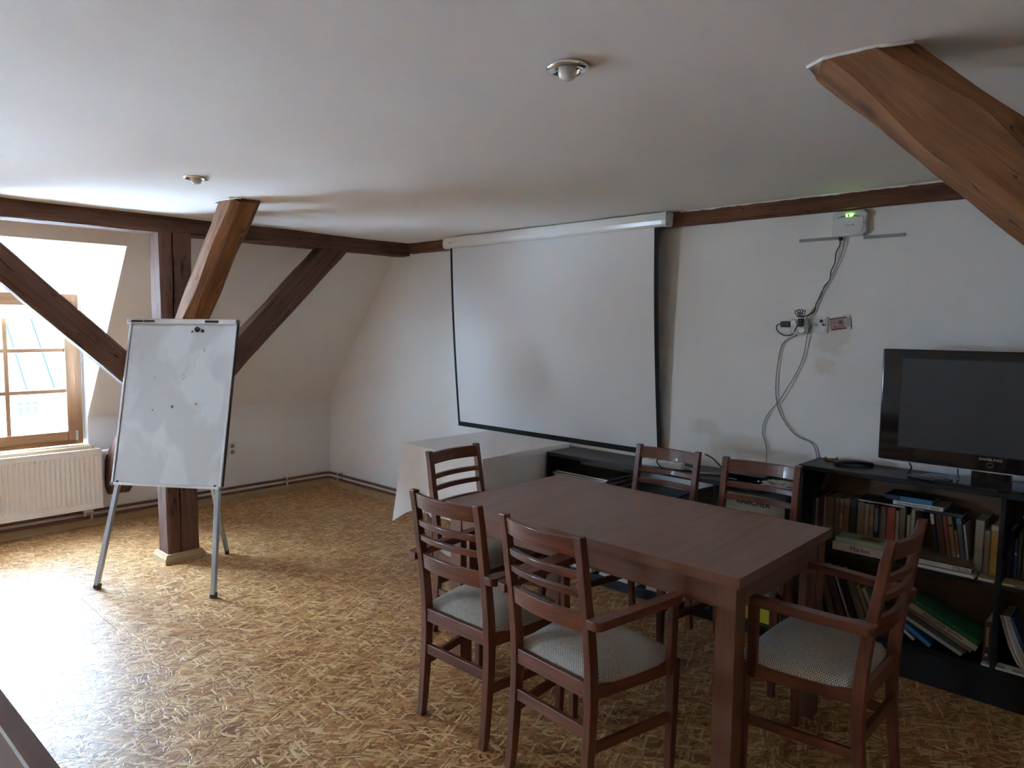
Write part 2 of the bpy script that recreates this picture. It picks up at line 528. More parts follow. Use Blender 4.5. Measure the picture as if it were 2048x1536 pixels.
# ceiling: hand-plastered, slightly wavy
bm = bmesh.new(); nx, ny = 80, 120
x0, x1 = XT - 0.06, XR - XT + 0.06
g = [[None] * (ny + 1) for _ in range(nx + 1)]
for i in range(nx + 1):
    for j in range(ny + 1):
        x = x0 + (x1 - x0) * i / nx; y = YF + (YB + 0.02 - YF) * j / ny
        h = noise.noise(Vector((x * 1.1, y * 1.5, 3.3))) * 0.011 + noise.noise(Vector((x * 2.6, y * 3.1, 9.1))) * 0.004
        edge = min(1, max(0, (x1 - x) / 0.4)) * min(1, max(0.15, (YB - y) / 0.5))
        g[i][j] = bm.verts.new((x, y, CEIL + 0.004 + h * edge))
for i in range(nx):
    for j in range(ny):
        bm.faces.new((g[i][j], g[i][j + 1], g[i + 1][j + 1], g[i + 1][j]))
struct('ceiling', bm, M['ceiling'], smooth=True)

# back wall (gable), front wall with a window, both five-sided
def gable(y):
    return [(0, y, 0), (XR, y, 0), (XR, y, KNEE), (XR - XT, y, CEIL + 0.06), (XT, y, CEIL + 0.06), (0, y, KNEE)]


bm = bmesh.new(); poly(bm, gable(YB)); poly(bm, gable(YB + 0.25))
struct('wall_back', bm, M['wall_back'])
bm = bmesh.new(); poly(bm, gable(YF))
struct('wall_front', bm, M['wall'])
bm = bmesh.new(); poly(bm, [(XR, YF, 0), (XR, YB, 0), (XR, YB, KNEE), (XR, YF, KNEE)])
poly(bm, [(XR, YF, KNEE), (XR, YB, KNEE), (XR - XT, YB, CEIL + 0.06), (XR - XT, YF, CEIL + 0.06)])
struct('wall_right', bm, M['wall'])

# left side: knee wall and slope, pierced by dormers
DORM = [(-3.06, -2.036), (-6.0, -4.95)]
DZT = 2.03; DXT = (DZT - KNEE) / SL; WX = -0.05; WZ0, WZ1 = 0.625, 1.745


def slope_z(x):
    return KNEE + SL * x


bmk = bmesh.new(); bms = bmesh.new()
ys = [YF]
for a, b in sorted(DORM):
    ys += [a, b]
ys.append(YB)
for i in range(len(ys) - 1):
    a, b = ys[i], ys[i + 1]
    top = WZ0 - 0.005 if i % 2 else KNEE
    poly(bmk, [(0, a, 0), (0, b, 0), (0, b, top), (0, a, top)])
    if i % 2:
        poly(bms, [(DXT, a, DZT), (DXT, b, DZT), (XT, b, CEIL + 0.06), (XT, a, CEIL + 0.06)])
    else:
        poly(bms, [(0, a, KNEE), (0, b, KNEE), (XT, b, CEIL + 0.06), (XT, a, CEIL + 0.06)])
struct('wall_left', bmk, M['wall'])
struct('wall_slope', bms, M['wall'])
for a, b in DORM:
    bm = bmesh.new()
    for y in (a, b):
        poly(bm, [(WX - 0.1, y, WZ0), (0, y, WZ0), (0, y, KNEE), (DXT, y, DZT), (WX - 0.1, y, WZ1 - 0.01)])
    poly(bm, [(WX - 0.1, a, WZ1), (WX - 0.1, b, WZ1), (DXT, b, DZT), (DXT, a, DZT)])
    # front wall of the dormer beside and under the window
    poly(bm, [(WX - 0.1, a, WZ0 - 0.02), (WX - 0.1, b, WZ0 - 0.02), (0.0, b, WZ0 - 0.02), (0.0, a, WZ0 - 0.02)])
    struct('wall_dormer', bm, M['dormer'])


def window(idx, y0, y1):
    """wooden casement, one sash of two by three panes"""
    W = thing('window_%d' % idx, None, None); W['kind'] = 'structure'
    x = WX
    fr = bmesh.new()
    box(fr, x - 0.07, x, y1 - 0.05, y1, WZ0, WZ1); box(fr, x - 0.07, x, y0, y0 + 0.05, WZ0, WZ1)
    obj('window_frame', fr, M['window_wood'], W, 0.004)
    fr = bmesh.new(); box(fr, x - 0.07, x, y0 + 0.05, y1 - 0.05, WZ0, WZ0 + 0.045); box(fr, x - 0.07, x, y0 + 0.05, y1 - 0.05, WZ1 - 0.06, WZ1)
    obj('window_frame', fr, M['window_wood_h'], W, 0.004)
    s = bmesh.new(); a, b = y0 + 0.04, y1 - 0.04; z0, z1 = WZ0 + 0.035, WZ1 - 0.05
    box(s, x - 0.05, x + 0.014, b - 0.062, b, z0, z1); box(s, x - 0.05, x + 0.014, a, a + 0.062, z0, z1)
    sash = obj('sash', s, M['window_wood'], W, 0.005)
    s = bmesh.new(); box(s, x - 0.05, x + 0.014, a + 0.062, b - 0.062, z0, z0 + 0.07); box(s, x - 0.05, x + 0.014, a + 0.062, b - 0.062, z1 - 0.06, z1)
    obj('sash_rail', s, M['window_wood_h'], sash, 0.005)
    ga, gb = a + 0.062, b - 0.062; gz0, gz1 = z0 + 0.07, z1 - 0.06
    cy = (ga + gb) / 2
    obj('glazing_bar', bx(x - 0.035, x + 0.002, cy - 0.014, cy + 0.014, gz0, gz1), M['window_wood'], sash, 0.003)
    for z in (gz0 + (gz1 - gz0) / 3, gz0 + 2 * (gz1 - gz0) / 3):
        obj('glazing_bar', bx(x - 0.034, x + 0.0, ga, gb, z - 0.014, z + 0.014), M['window_wood_h'], sash, 0.003)
    for i in range(2):
        for k in range(3):
            ya = ga if i == 0 else cy + 0.013; yb = cy - 0.013 if i == 0 else gb
            za = gz0 + k * (gz1 - gz0) / 3 + 0.012; zb = gz0 + (k + 1) * (gz1 - gz0) / 3 - 0.012
            bm = bmesh.new(); poly(bm, [(x - 0.02, ya, za), (x - 0.02, yb, za), (x - 0.02, yb, zb), (x - 0.02, ya, zb)])
            obj('pane', bm, M['glass'], sash)
    # white rolled blind under the head
    bl = bmesh.new()
    for k in range(4):
        box(bl, x + 0.016, x + 0.045, ga - 0.02, gb + 0.005, gz1 + 0.006 - k * 0.026, gz1 + 0.022 - k * 0.026)
    obj('blind', bl, M['white_plastic'], W, 0.003)
    h = bmesh.new(); box(h, x + 0.014, x + 0.034, a + 0.02, a + 0.045, 1.13, 1.17); box(h, x + 0.026, x + 0.036, a + 0.024, a + 0.041, 1.03, 1.15)
    obj('handle', h, M['white_plastic'], W, 0.003)
    hg = bmesh.new(); cyl(hg, (x + 0.012, b - 0.004, z0 + 0.0), (x + 0.012, b - 0.004, z0 + 0.07), 0.008); cyl(hg, (x + 0.012, b - 0.004, z1 - 0.1), (x + 0.012, b - 0.004, z1 - 0.03), 0.008)
    obj('hinge', hg, M['alu'], W)
    obj('sill', bx(WX, 0.075, y0 - 0.02, y1 + 0.03, WZ0 - 0.045, WZ0 - 0.002), M['pine'], W, 0.006)
    portal((x - 0.11, (y0 + y1) / 2, (WZ0 + WZ1) / 2), (1, 0, 0), y1 - y0, WZ1 - WZ0)
    return W


window(1, -2.98, -2.055)
window(2, -5.95, -5.00)
# side strips of the dormer beyond the window frame
bm = bmesh.new()
for (a, b), (p, q) in zip(DORM, ((-2.98, -2.055), (-5.95, -5.00))):
    for u, v in ((a, p), (q, b)):
        box(bm, WX - 0.1, WX - 0.02, u, v, WZ0, WZ1)
struct('trim_1', bm, M['dormer'])

def baseboard(name, p0, p1, nrm):
    prof = [(0.0, 0.0), (0.02, 0.0), (0.02, 0.028), (0.013, 0.04), (0.008, 0.05), (0.0, 0.055)]
    bm = bmesh.new(); n_ = Vector(nrm); A = []; B = []
    for a, b in prof:
        A.append(bm.verts.new(Vector(p0) + n_ * a + Vector((0, 0, b)))); B.append(bm.verts.new(Vector(p1) + n_ * a + Vector((0, 0, b))))
    k = len(prof)
    for i in range(k):
        j = (i + 1) % k; bm.faces.new((A[i], A[j], B[j], B[i]))
    bm.faces.new(A); bm.faces.new(B[::-1])
    return struct(name, bm, M['pine'])


baseboard('baseboard_left', (0.0, YF, 0), (0.0, YB, 0), (1, 0, 0))
baseboard('baseboard_back', (0.0, YB, 0), (XR, YB, 0), (0, -1, 0))
baseboard('baseboard_right', (XR, YF, 0), (XR, YB, 0), (-1, 0, 0))

# ------------------------------------------------------------------ timbers
def timber(name, p0, p1, side, w_, h_, m, label, cat='beam', wane=0.02, rough=0.004, seed=0, notch=None, log=0.0, bend=0.0):
    """hewn timber from p0 to p1; 'side' = direction of the width w_; own Z runs along the grain"""
    p0, p1 = Vector(p0), Vector(p1); L = (p1 - p0).length
    z = (p1 - p0).normalized(); x = Vector(side); x = (x - z * x.dot(z)).normalized(); y = z.cross(x)
    bm = bmesh.new(); rows = []; n_l = max(2, int(L / 0.035))
    for i in range(n_l + 1):
        t = L * i / n_l; pts = []
        wn = [wane * (0.6 + 1.2 * abs(noise.noise(Vector((t * 1.7, c * 9.0, seed))))) for c in range(4)]
        sec = []
        for c, (sx, sy) in enumerate(((-1, -1), (1, -1), (1, 1), (-1, 1))):
            a = (sx * w_ / 2, sy * h_ / 2); k = wn[c]
            if c % 2 == 0:
                sec += [((a[0], a[1] - sy * k)), ((a[0] - sx * k, a[1]))]
            else:
                sec += [((a[0] - sx * k, a[1])), ((a[0], a[1] - sy * k))]
        full = []
        for q in range(8):
            a, b = Vector(sec[q]), Vector(sec[(q + 1) % 8])
            steps = 1 if q % 2 == 0 else 5
            for k in range(steps):
                full.append(a.lerp(b, k / steps))
        for q, v in enumerate(full):
            v = v.copy()
            if log:
                ang = math.atan2(v.y, v.x); rr = (w_ + h_) / 4 * (1 + 0.05 * math.cos(3 * ang + 1))
                v = v.lerp(Vector((math.cos(ang) * rr, math.sin(ang) * rr)), log)
            nn = noise.noise(Vector((v.x * 14, v.y * 14, t * 3.2 + seed * 7.3))) + 0.5 * noise.noise(Vector((v.x * 30, v.y * 30, t * 9 + seed)))
            nn += 0.9 * noise.noise(Vector((v.x * 9, v.y * 9, t * 1.1 + seed * 3.1)))
            v = v * (1 + rough * nn / max(0.04, v.length))
            pts.append(Vector((v.x + bend * math.sin(math.pi * t / L), v.y, t)))
        if notch:                      # a drying crack: (index of point, width, depth)
            qi, wd, dp = notch
            k = qi % len(pts); d = (0.25 + 0.75 * abs(noise.noise(Vector((t * 1.4, 5.5, seed))))) * dp
            base = pts[k].copy(); nb = (pts[(k + 1) % len(pts)] - pts[k - 1]).normalized(); inn = -Vector((base.x, base.y, 0)).normalized()
            wob = 0.006 * noise.noise(Vector((t * 4, 1.1, seed)))
            ins = [base + nb * (wob - wd / 2), base + nb * wob + inn * d, base + nb * (wob + wd / 2)]
            pts[k:k + 1] = ins
        rows.append([bm.verts.new(q) for q in pts])
    n_ = len(rows[0])
    for a, b in zip(rows, rows[1:]):
        for i in range(n_):
            j = (i + 1) % n_; bm.faces.new((a[i], a[j], b[j], b[i]))
    bm.faces.new(rows[0][::-1]); bm.faces.new(rows[-1])
    o = obj(name, bm, m)
    mm = Matrix((x, y, z)).transposed().to_4x4(); mm.translation = p0; o.matrix_world = mm
    return tag(o, label, cat)


PX0, PX1, PY0, PY1 = 1.13, 1.29, -1.955, -1.756
post = timber('timber_post', (1.21, -1.855, 0.002), (1.21, -1.855, 2.115), (0, 1, 0), 0.198, 0.16, M['timber'], 'upright square timber post with a long drying crack and pine base moulding', 'post', 0.012, 0.005, 3, (3, 0.012, 0.05))
# pine moulding round the foot of the post
prof = [(0.0, 0.0), (0.026, 0.0), (0.026, 0.03), (0.018, 0.042), (0.012, 0.055), (0.0, 0.058)]
cx, cy_ = 1.21, -1.855; hx, hy = 0.083, 0.102
cr = [(cx - hx, cy_ - hy, -1, -1), (cx + hx, cy_ - hy, 1, -1), (cx + hx, cy_ + hy, 1, 1), (cx - hx, cy_ + hy, -1, 1)]
inv = post.matrix_world.inverted()
for i in range(4):
    a, b = cr[i], cr[(i + 1) % 4]; bm = bmesh.new()
    A = [bm.verts.new((a[0] + a[2] * p, a[1] + a[3] * p, q)) for p, q in prof]; B = [bm.verts.new((b[0] + b[2] * p, b[1] + b[3] * p, q)) for p, q in prof]
    for k in range(6):
        j = (k + 1) % 6; bm.faces.new((A[k], A[j], B[j], B[k]))
    bm.faces.new(A[::-1]); bm.faces.new(B)
    o = obj('base_moulding', bm, M['pine'], post); o.matrix_parent_inverse = inv

timber('timber_beam', (1.21, YF + 0.01, 2.165), (1.21, 0.005, 2.165), (1, 0, 0), 0.165, 0.125, M['timber'], 'long dark timber beam under the left ceiling edge carried by the post', 'beam', 0.014, 0.006, 5)
timber('timber_beam', (1.30, 0.015, 2.166), (XR - 1.0, 0.015, 2.166), (0, 1, 0), 0.07, 0.085, M['timber_red'], 'narrow timber beam along the top of the wall behind the projection screen', 'beam', 0.006, 0.004, 8)
timber('timber_brace', (1.215, -1.757, 1.02), (1.215, -0.62, 2.17), (1, 0, 0), 0.12, 0.168, M['timber'], 'diagonal timber brace rising right from the post to the long beam', 'brace', 0.016, 0.005, 11)
timber('timber_brace', (1.215, -1.955, 1.062), (1.215, -3.03, 2.125), (1, 0, 0), 0.12, 0.155, M['timber'], 'diagonal timber brace rising left from the post across the dormer window', 'brace', 0.016, 0.005, 14)
timber('timber_strut', (1.285, -1.845, 1.375), (2.20, -1.845, 2.245), (0, 1, 0), 0.165, 0.185, M['timber_orange'], 'rounded orange timber strut leaning from the post up to the ceiling', 'strut', 0.05, 0.006, 17, (9, 0.005, 0.02), 0.45)
timber('timber_strut', (-0.03, -1.852, 0.325), (1.135, -1.852, 1.235), (0, 1, 0), 0.165, 0.25, M['timber'], 'dark sloping timber end set into the low wall beside the radiator', 'strut', 0.02, 0.006, 21)
timber('timber_strut', (6.376, -1.745, 1.16), (5.277, -1.745, 2.24), (0, 1, 0), 0.17, 0.185, M['timber_orange'], 'large hewn timber strut slanting through the upper right corner of the picture', 'strut', 0.045, 0.006, 25, (9, 0.006, 0.03), 0.25)
timber('timber_post', (6.31, -1.745, 0.002), (6.31, -1.745, 2.2), (0, 1, 0), 0.2, 0.16, M['timber'], 'upright timber post outside the right edge of the view', 'post', 0.012, 0.004, 29)

def bead(name, path, r, seed):
    bm = bmesh.new(); P = [Vector(p) for p in path]; pts = []
    for a, b in zip(P, P[1:]):
        k = max(2, int((b - a).length / 0.015))
        pts += [a.lerp(b, i / k) for i in range(k)]
    pts.append(P[-1])
    def sec(i):
        q = r * (0.35 + 1.1 * abs(noise.noise(Vector((i * 0.13, seed, 0)))) + 0.5 * abs(noise.noise(Vector((i * 0.45, seed, 4)))))
        return circ(q, 6)
    sweep(bm, pts, sec); return struct(name, bm, M['ceiling'])


bead('trim_2', [(3.80, -0.024, CEIL + 0.003), (5.6, -0.024, CEIL + 0.003)], 0.010, 3.3)
bead('trim_3', [(1.35, -0.024, CEIL + 0.006), (1.84, -0.024, CEIL + 0.006)], 0.007, 5.1)
bead('trim_4', [(2.03, -1.80, CEIL), (2.05, -1.935, CEIL), (2.12, -1.945, CEIL), (2.24, -1.935, CEIL), (2.29, -1.9, CEIL)], 0.008, 8.2)
bead('trim_5', [(5.185, -1.70, CEIL + 0.002), (5.20, -1.80, CEIL + 0.002), (5.25, -1.832, CEIL + 0.002), (5.36, -1.83, CEIL + 0.002), (5.44, -1.80, CEIL + 0.002)], 0.0065, 1.7)

# ------------------------------------------------------------------ world outside
HX = -12.0
house = thing('neighbour_house', 'pale house with blue tin roof seen through the dormer window', 'house', (HX, 0, -6))
bm = bmesh.new(); box(bm, -6, 0, -14, 14, -3, 6.05); wl = obj('wall', bm, M['facade'], house)
bm = bmesh.new()
poly(bm, [(0.5, -14.4, 6.0), (0.5, 14.4, 6.0), (-5.5, 14.4, 11.2), (-5.5, -14.4, 11.2)]); poly(bm, [(0.5, -14.4, 5.85), (0.5, 14.4, 5.85), (0.5, 14.4, 6.0), (0.5, -14.4, 6.0)])
poly(bm, [(-5.5, 14.4, 11.2), (-5.5, -14.4, 11.2), (-11, -14.4, 6.0), (-11, 14.4, 6.0)])
roof = obj('roof', bm, M['slate'], house)
seam_mesh = None
for k in range(36):
    if seam_mesh is None:
        seam_mesh = bpy.data.meshes.new('roof_seam'); bm = bmesh.new(); sweep(bm, [(0.52, 0, 6.0), (-5.5, 0, 11.22)], [(-0.015, 0), (0.015, 0), (0.015, 0.05), (-0.015, 0.05)], (0, 0, 1)); bm.to_mesh(seam_mesh); bm.free(); seam_mesh.materials.append(mat('neighbour_roof_seam', (0.006, 0.010, 0.012), 0.8, spec=0.1))
    o = bpy.data.objects.new('roof_seam', seam_mesh); COL.objects.link(o); o.parent = roof; o.location = (0, -9 + 0.5 * k, 0)
bm = bmesh.new()          # white gabled roof dormer of the neighbour
box(bm, -2.9, -1.0, 0.75, 1.85, 7.2, 8.3)
poly(bm, [(-1.0, 0.75, 8.3), (-1.0, 1.85, 8.3), (-1.0, 1.3, 8.85)]); poly(bm, [(-1.0, 0.75, 8.3), (-1.0, 1.3, 8.85), (-3.2, 1.3, 8.85), (-3.2, 0.75, 8.3)]); poly(bm, [(-1.0, 1.85, 8.3), (-1.0, 1.3, 8.85), (-3.2, 1.3, 8.85), (-3.2, 1.85, 8.3)])
obj('roof_dormer', bm, M['facade'], house)
for yy in (-3.9, -2.0, 0.08, 2.2, 4.3):
    fr = obj('window', bx(0.0, 0.03, yy - 0.24, yy + 0.24, 5.2, 6.02), M['facade'], wl)
    for a in range(3):
        for b in range(3):
            pm = bx(0.0, 0.045, yy - 0.19 + a * 0.135, yy - 0.19 + a * 0.135 + 0.09, 5.25 + b * 0.25, 5.25 + b * 0.25 + 0.2)
            o = obj('pane', pm, M['facade_window'], wl)
tag(obj('street_ground', bx(-40, -0.6, -40, 40, -9.2, -9), cmat(0.50, 0.53, 0.56)), kind='structure')

# ------------------------------------------------------------------ heating pipes, radiator
def pipe(z, off, label):
    o = cable('heating_pipe', [(off, YF + 0.05, z - 0.01), (off, -3.4, z), (off, -1.2, z + 0.004), (off, -0.10, z + 0.006)], 0.011, M['copper'], label, 'pipe', n=10)
    return o


def pipe_run(z, off, label):
    bm = bmesh.new()
    pts = [(off, YF + 0.05, z), (off, -2.0, z), (off, YB - off - 0.05, z + 0.002), (off + 0.015, YB - off - 0.015, z + 0.003), (off + 0.05, YB - off, z + 0.004), (1.6, YB - off, z + 0.01), (4.5, YB - off, z + 0.012)]
    sweep(bm, pts, circ(0.0115, 10))
    o = tag(obj('heating_pipe', bm, M['copper'], smooth=True), label, 'pipe')
    for y in (-0.45, -1.45, -2.95):
        obj('pipe_clip', bx(0.0, off + 0.015, y - 0.008, y + 0.008, z - 0.014, z + 0.016), M['copper_grey'], o, 0.003)
    for x in (0.22, 1.5):
        obj('pipe_clip', bx(x - 0.008, x + 0.008, YB - off - 0.015, YB, z - 0.012, z + 0.018), M['copper_grey'], o, 0.003)
    return o


pipe_run(0.122, 0.045, 'upper brown heating pipe running along the left and back walls')
pipe_run(0.078, 0.045, 'lower brown heating pipe just above the pine baseboard')

rad = thing('radiator', 'white ribbed panel radiator under the dormer window', 'radiator', (0.0, -1.985, 0.158))
RL = 1.0; RH = 0.44
bm = bmesh.new(); prof = []
ny = 30; pit = RL / ny
bm2 = bmesh.new()
def panel_sheet(bm, x, zt, zb):
    cols = []
    yy = -0.03
    seq = [(0.0, 0.0)]
    for k in range(ny):
        s = 0.03 + k * (RL - 0.06) / ny; d = (RL - 0.06) / ny
        seq += [(s + 0.12 * d, 0.0), (s + 0.30 * d, 0.010), (s + 0.62 * d, 0.010), (s + 0.80 * d, 0.0)]
    seq.append((RL, 0.0))
    rows = []
    for z, amp in ((0.0, 0.0), (0.035, 0.0), (0.055, 1.0), (RH - 0.055, 1.0), (RH - 0.035, 0.0), (RH, 0.0)):
        rows.append([bm.verts.new((x - amp * dx, -s, z)) for s, dx in seq])
    for a, b in zip(rows, rows[1:]):
        for i in range(len(a) - 1):
            bm.faces.new((a[i], a[i + 1], b[i + 1], b[i]))
panel_sheet(bm, 0.125, 0, 0)
obj('front_panel', bm, M['radiator'], rad)
obj('rear_panel', bx(0.035, 0.05, -RL, 0, 0.0, RH), M['radiator'], rad)
obj('side_cover', bx(0.03, 0.127, -0.012, 0.0, 0.0, RH), M['radiator'], rad, 0.003)
obj('side_cover', bx(0.03, 0.127, -RL, -RL + 0.012, 0.0, RH), M['radiator'], rad, 0.003)
bm = bmesh.new()
box(bm, 0.03, 0.042, -RL, 0, RH - 0.004, RH + 0.004); box(bm, 0.115, 0.127, -RL, 0, RH - 0.004, RH + 0.004)
for k in range(50):
    y = -0.012 - k * (RL - 0.02) / 50; box(bm, 0.042, 0.115, y - 0.012, y, RH - 0.002, RH + 0.002)
obj('top_grille', bm, M['radiator'], rad)
obj('edge_frame', bx(0.119, 0.128, -RL, 0, -0.006, 0.008), M['radiator'], rad, 0.002)
hd = bmesh.new(); lathe(hd, [(0.0, 0.0), (0.018, 0.0), (0.022, 0.02), (0.024, 0.07), (0.02, 0.085), (0.0, 0.09)], 18)
o = obj('thermostat_head', hd, M['white_plastic'], rad, smooth=True); o.location = (0.082, 0.006, RH - 0.035); o.rotation_euler = (R(-90), 0, 0)
bm = bmesh.new()
for yy, zb in ((-0.07, -0.10), (-0.115, -0.075)):
    cyl(bm, (0.08, yy, 0.0), (0.08, yy, -0.03), 0.012); cyl(bm, (0.08, yy, -0.03), (0.08, yy, -0.05), 0.016, n=6)
    cyl(bm, (0.08, yy, -0.05), (0.08, yy, zb + 0.02), 0.009); cyl(bm, (0.08, yy, zb + 0.02), (0.045, yy, zb + 0.02), 0.010)
box(bm, 0.068, 0.092, -0.125, -0.06, -0.034, -0.018)
obj('valve_block', bm, M['brass'], rad)
obj('plug_screw', bx(0.124, 0.128, -0.862, -0.857, 0.012, 0.017), M['ink'], rad)

# ------------------------------------------------------------------ wall socket (left wall)
sk = thing('wall_socket', 'white double wall socket low on the left wall beside the whiteboard', 'socket', (0.0, -0.935, 0.455))
obj('plate', bx(0.0, 0.012, -0.038, 0.038, -0.055, 0.055), M['white_plastic'], sk, 0.004)
for dz in (-0.026, 0.026):
    bm = bmesh.new(); cyl(bm, (0.0121, 0, dz), (0.0135, 0, dz), 0.019, n=20)
    f = obj('insert', bm, M['grey_plastic'], sk)
    bm = bmesh.new(); cyl(bm, (0.0135, -0.008, dz), (0.0145, -0.008, dz), 0.003); cyl(bm, (0.0135, 0.008, dz), (0.0145, 0.008, dz), 0.003); cyl(bm, (0.0135, 0, dz + 0.008), (0.02, 0, dz + 0.008), 0.0022)
    obj('socket_holes', bm, M['ink'], f)

# ------------------------------------------------------------------ ceiling downlights
def downlight(x, y, label):
    t = thing('downlight', label, 'ceiling light', (x, y, CEIL), group='recessed chrome downlights')
    bm = bmesh.new(); lathe(bm, [(0.030, 0.005), (0.032, -0.004), (0.044, -0.007), (0.052, -0.005), (0.055, 0.0), (0.054, 0.006)], 40)
    obj('trim_ring', bm, M['chrome'], t, smooth=True)
    bm = bmesh.new(); lathe(bm, [(0.0005, 0.02), (0.033, 0.02), (0.033, -0.001)], 32)
    obj('housing', bm, M['black'], t)
    bm = bmesh.new(); lathe(bm, [(0.018, 0.012), (0.024, -0.002), (0.0235, -0.014), (0.019, -0.023), (0.010, -0.028), (0.0005, -0.029)], 32)
    obj('bulb', bm, M['frost'], t, smooth=True)
    return t


downlight(4.746, -2.199, 'round chrome downlight in the middle of the ceiling, the larger in view')
downlight(2.632, -2.27, 'small far chrome downlight above the flipchart board')

# ------------------------------------------------------------------ projection screen
ps = thing('projection_screen', 'wide white projection screen with black border pulled down on the back wall', 'projection screen', (2.78, 0, 0))
XO = 2.78
def at(x): return x - XO
sec = [(-0.115, 2.195), (-0.12, 2.175), (-0.122, 2.15), (-0.118, 2.128), (-0.105, 2.117), (-0.06, 2.117), (-0.045, 2.128), (-0.04, 2.195)]
bm = bmesh.new(); A = [bm.verts.new((at(1.852), y, z)) for y, z in sec]; B = [bm.verts.new((at(3.735), y, z)) for y, z in sec]
for i in range(8):
    j = (i + 1) % 8; bm.faces.new((A[i], A[j], B[j], B[i]))
obj('casing', bm, M['white_gloss'], ps, 0.004)
for xa, xb in ((1.842, 1.853), (3.734, 3.765)):
    bm = bmesh.new(); s2 = [(-0.08 + (y + 0.08) * 1.03, 2.156 + (z - 2.156) * 1.03) for y, z in sec]
    A = [bm.verts.new((at(xa), y, z)) for y, z in s2]; B = [bm.verts.new((at(xb), y, z)) for y, z in s2]
    for i in range(8):
        j = (i + 1) % 8; bm.faces.new((A[i], A[j], B[j], B[i]))
    bm.faces.new(A[::-1]); bm.faces.new(B); c = obj('end_cap', bm, M['white_plastic'], ps, 0.003)
    if xa > 3:
        bm = bmesh.new(); cyl(bm, (at(xb), -0.112, 2.186), (at(xb) + 0.002, -0.112, 2.186), 0.004); cyl(bm, (at(xb), -0.112, 2.126), (at(xb) + 0.002, -0.112, 2.126), 0.004)
        obj('screw', bm, M['ink'], c)
for x in (2.04, 3.36):
    obj('bracket', bx(at(x), at(x) + 0.035, -0.075, 0.0, 2.19, 2.215), M['white_plastic'], ps, 0.003)
obj('maker_mark', bx(at(1.905), at(1.95), -0.1232, -0.1215, 2.153, 2.157), M['ink_grey'], ps)

def sheet(xl0, xl1, xr0, xr1, z0, z1, yo, nx=24, nz=26):
    """hanging sheet: x edges at the top (0) and bottom (1), leaning towards the wall"""
    bm = bmesh.new(); rows = []
    for k in range(nz + 1):
        t = k / nz; z = z1 + (z0 - z1) * t; row = []
        for i in range(nx + 1):
            s = i / nx
            xl = xl0 + (xl1 - xl0) * t; xr = xr0 + (xr1 - xr0) * t
            xr += -0.010 * math.sin(math.pi * t)
            x = xl + (xr - xl) * s
            tz = (2.125 - z) / 1.353
            y = -0.088 + 0.078 * tz ** 1.3 + yo + 0.012 * math.sin(math.pi * tz) * (s - 0.5)
            row.append(bm.verts.new((at(x), y, z)))
        rows.append(row)
    for a, b in zip(rows, rows[1:]):
        for i in range(nx):
            bm.faces.new((a[i], a[i + 1], b[i + 1], b[i]))
    return bm


o = obj('black_border', sheet(1.893, 1.905, 3.70, 3.712, 0.772, 2.125, 0.0), M['black_cloth'], ps, smooth=True)
o = obj('white_surface', sheet(1.918, 1.930, 3.672, 3.684, 0.808, 2.125, -0.0022), M['screen'], ps, smooth=True)
obj('bottom_bar', bx(at(1.90), at(3.712), -0.02, -0.004, 0.752, 0.774), M['white_gloss'], ps, 0.004)

# ------------------------------------------------------------------ flipchart whiteboard
wb = thing('flipchart_easel', 'white magnetic flipchart board on grey metal tripod legs', 'whiteboard', (1.393, -2.298, 0))
BW, BH = 0.696, 0.984; yaw, tilt = R(34.815), R(12.683)
u = Vector((math.cos(yaw), math.sin(yaw), 0)); nb = Vector((-math.sin(yaw), math.cos(yaw), 0))
v = nb * math.sin(tilt) + Vector((0, 0, math.cos(tilt))); nf = u.cross(v)      # nf points to the camera side
BM = Matrix((u, v, nf)).transposed().to_4x4(); BM.translation = Vector((0, 0, 0.592))      # board space: x along, y up the board, z out


def bpart(name, bm, m, parent=None, **k):
    if parent is not None and parent is not wb:
        return obj(name, bm, m, parent, **k)
    o = obj(name, bm, m, wb, **k); o.matrix_local = BM; return o


pan = bpart('board_surface', bx(0.006, BW - 0.006, 0.006, BH - 0.006, -0.012, 0.0), M['board'])
bpart('frame_rail', bx(-0.004, 0.010, 0, BH, -0.016, 0.006), M['alu'], bevel=0.003)
bpart('frame_rail', bx(BW - 0.010, BW + 0.004, 0, BH, -0.016, 0.006), M['alu'], bevel=0.003)
bpart('frame_rail', bx(0.0, BW, -0.006, 0.012, -0.016, 0.006), M['alu'], bevel=0.003)
bpart('edge_strip', bx(BW + 0.004, BW + 0.0075, 0, BH, -0.018, 0.002), M['ink'])
bpart('edge_strip', bx(0.010, 0.0125, 0.01, BH - 0.02, 0.0, 0.0035), M['dark_grey'])
clamp = bpart('clamp_bar', bx(-0.016, BW + 0.002, BH - 0.020, BH + 0.012, -0.012, 0.018), M['alu'], bevel=0.005)
for a, b in ((0.014, 0.092), (0.098, 0.17), (0.500, 0.588)):
    obj('clip_strip', bx(a, b, BH - 0.012, BH + 0.002, 0.018, 0.0195), M['ink'], clamp)
for xx, yy in ((0.0, 0.0), (BW, 0.0), (BW, BH)):
    bpart('corner_cap', bx(xx - 0.011, xx + 0.011, yy - 0.011, yy + 0.011, -0.018, 0.009), M['dark_grey'], bevel=0.005)
for xx in (0.036, BW - 0.036):
    bm = bmesh.new(); cyl(bm, (xx, 0.014, 0.0), (xx, 0.014, 0.006), 0.006)
    bpart('screw_knob', bm, M['ink'])
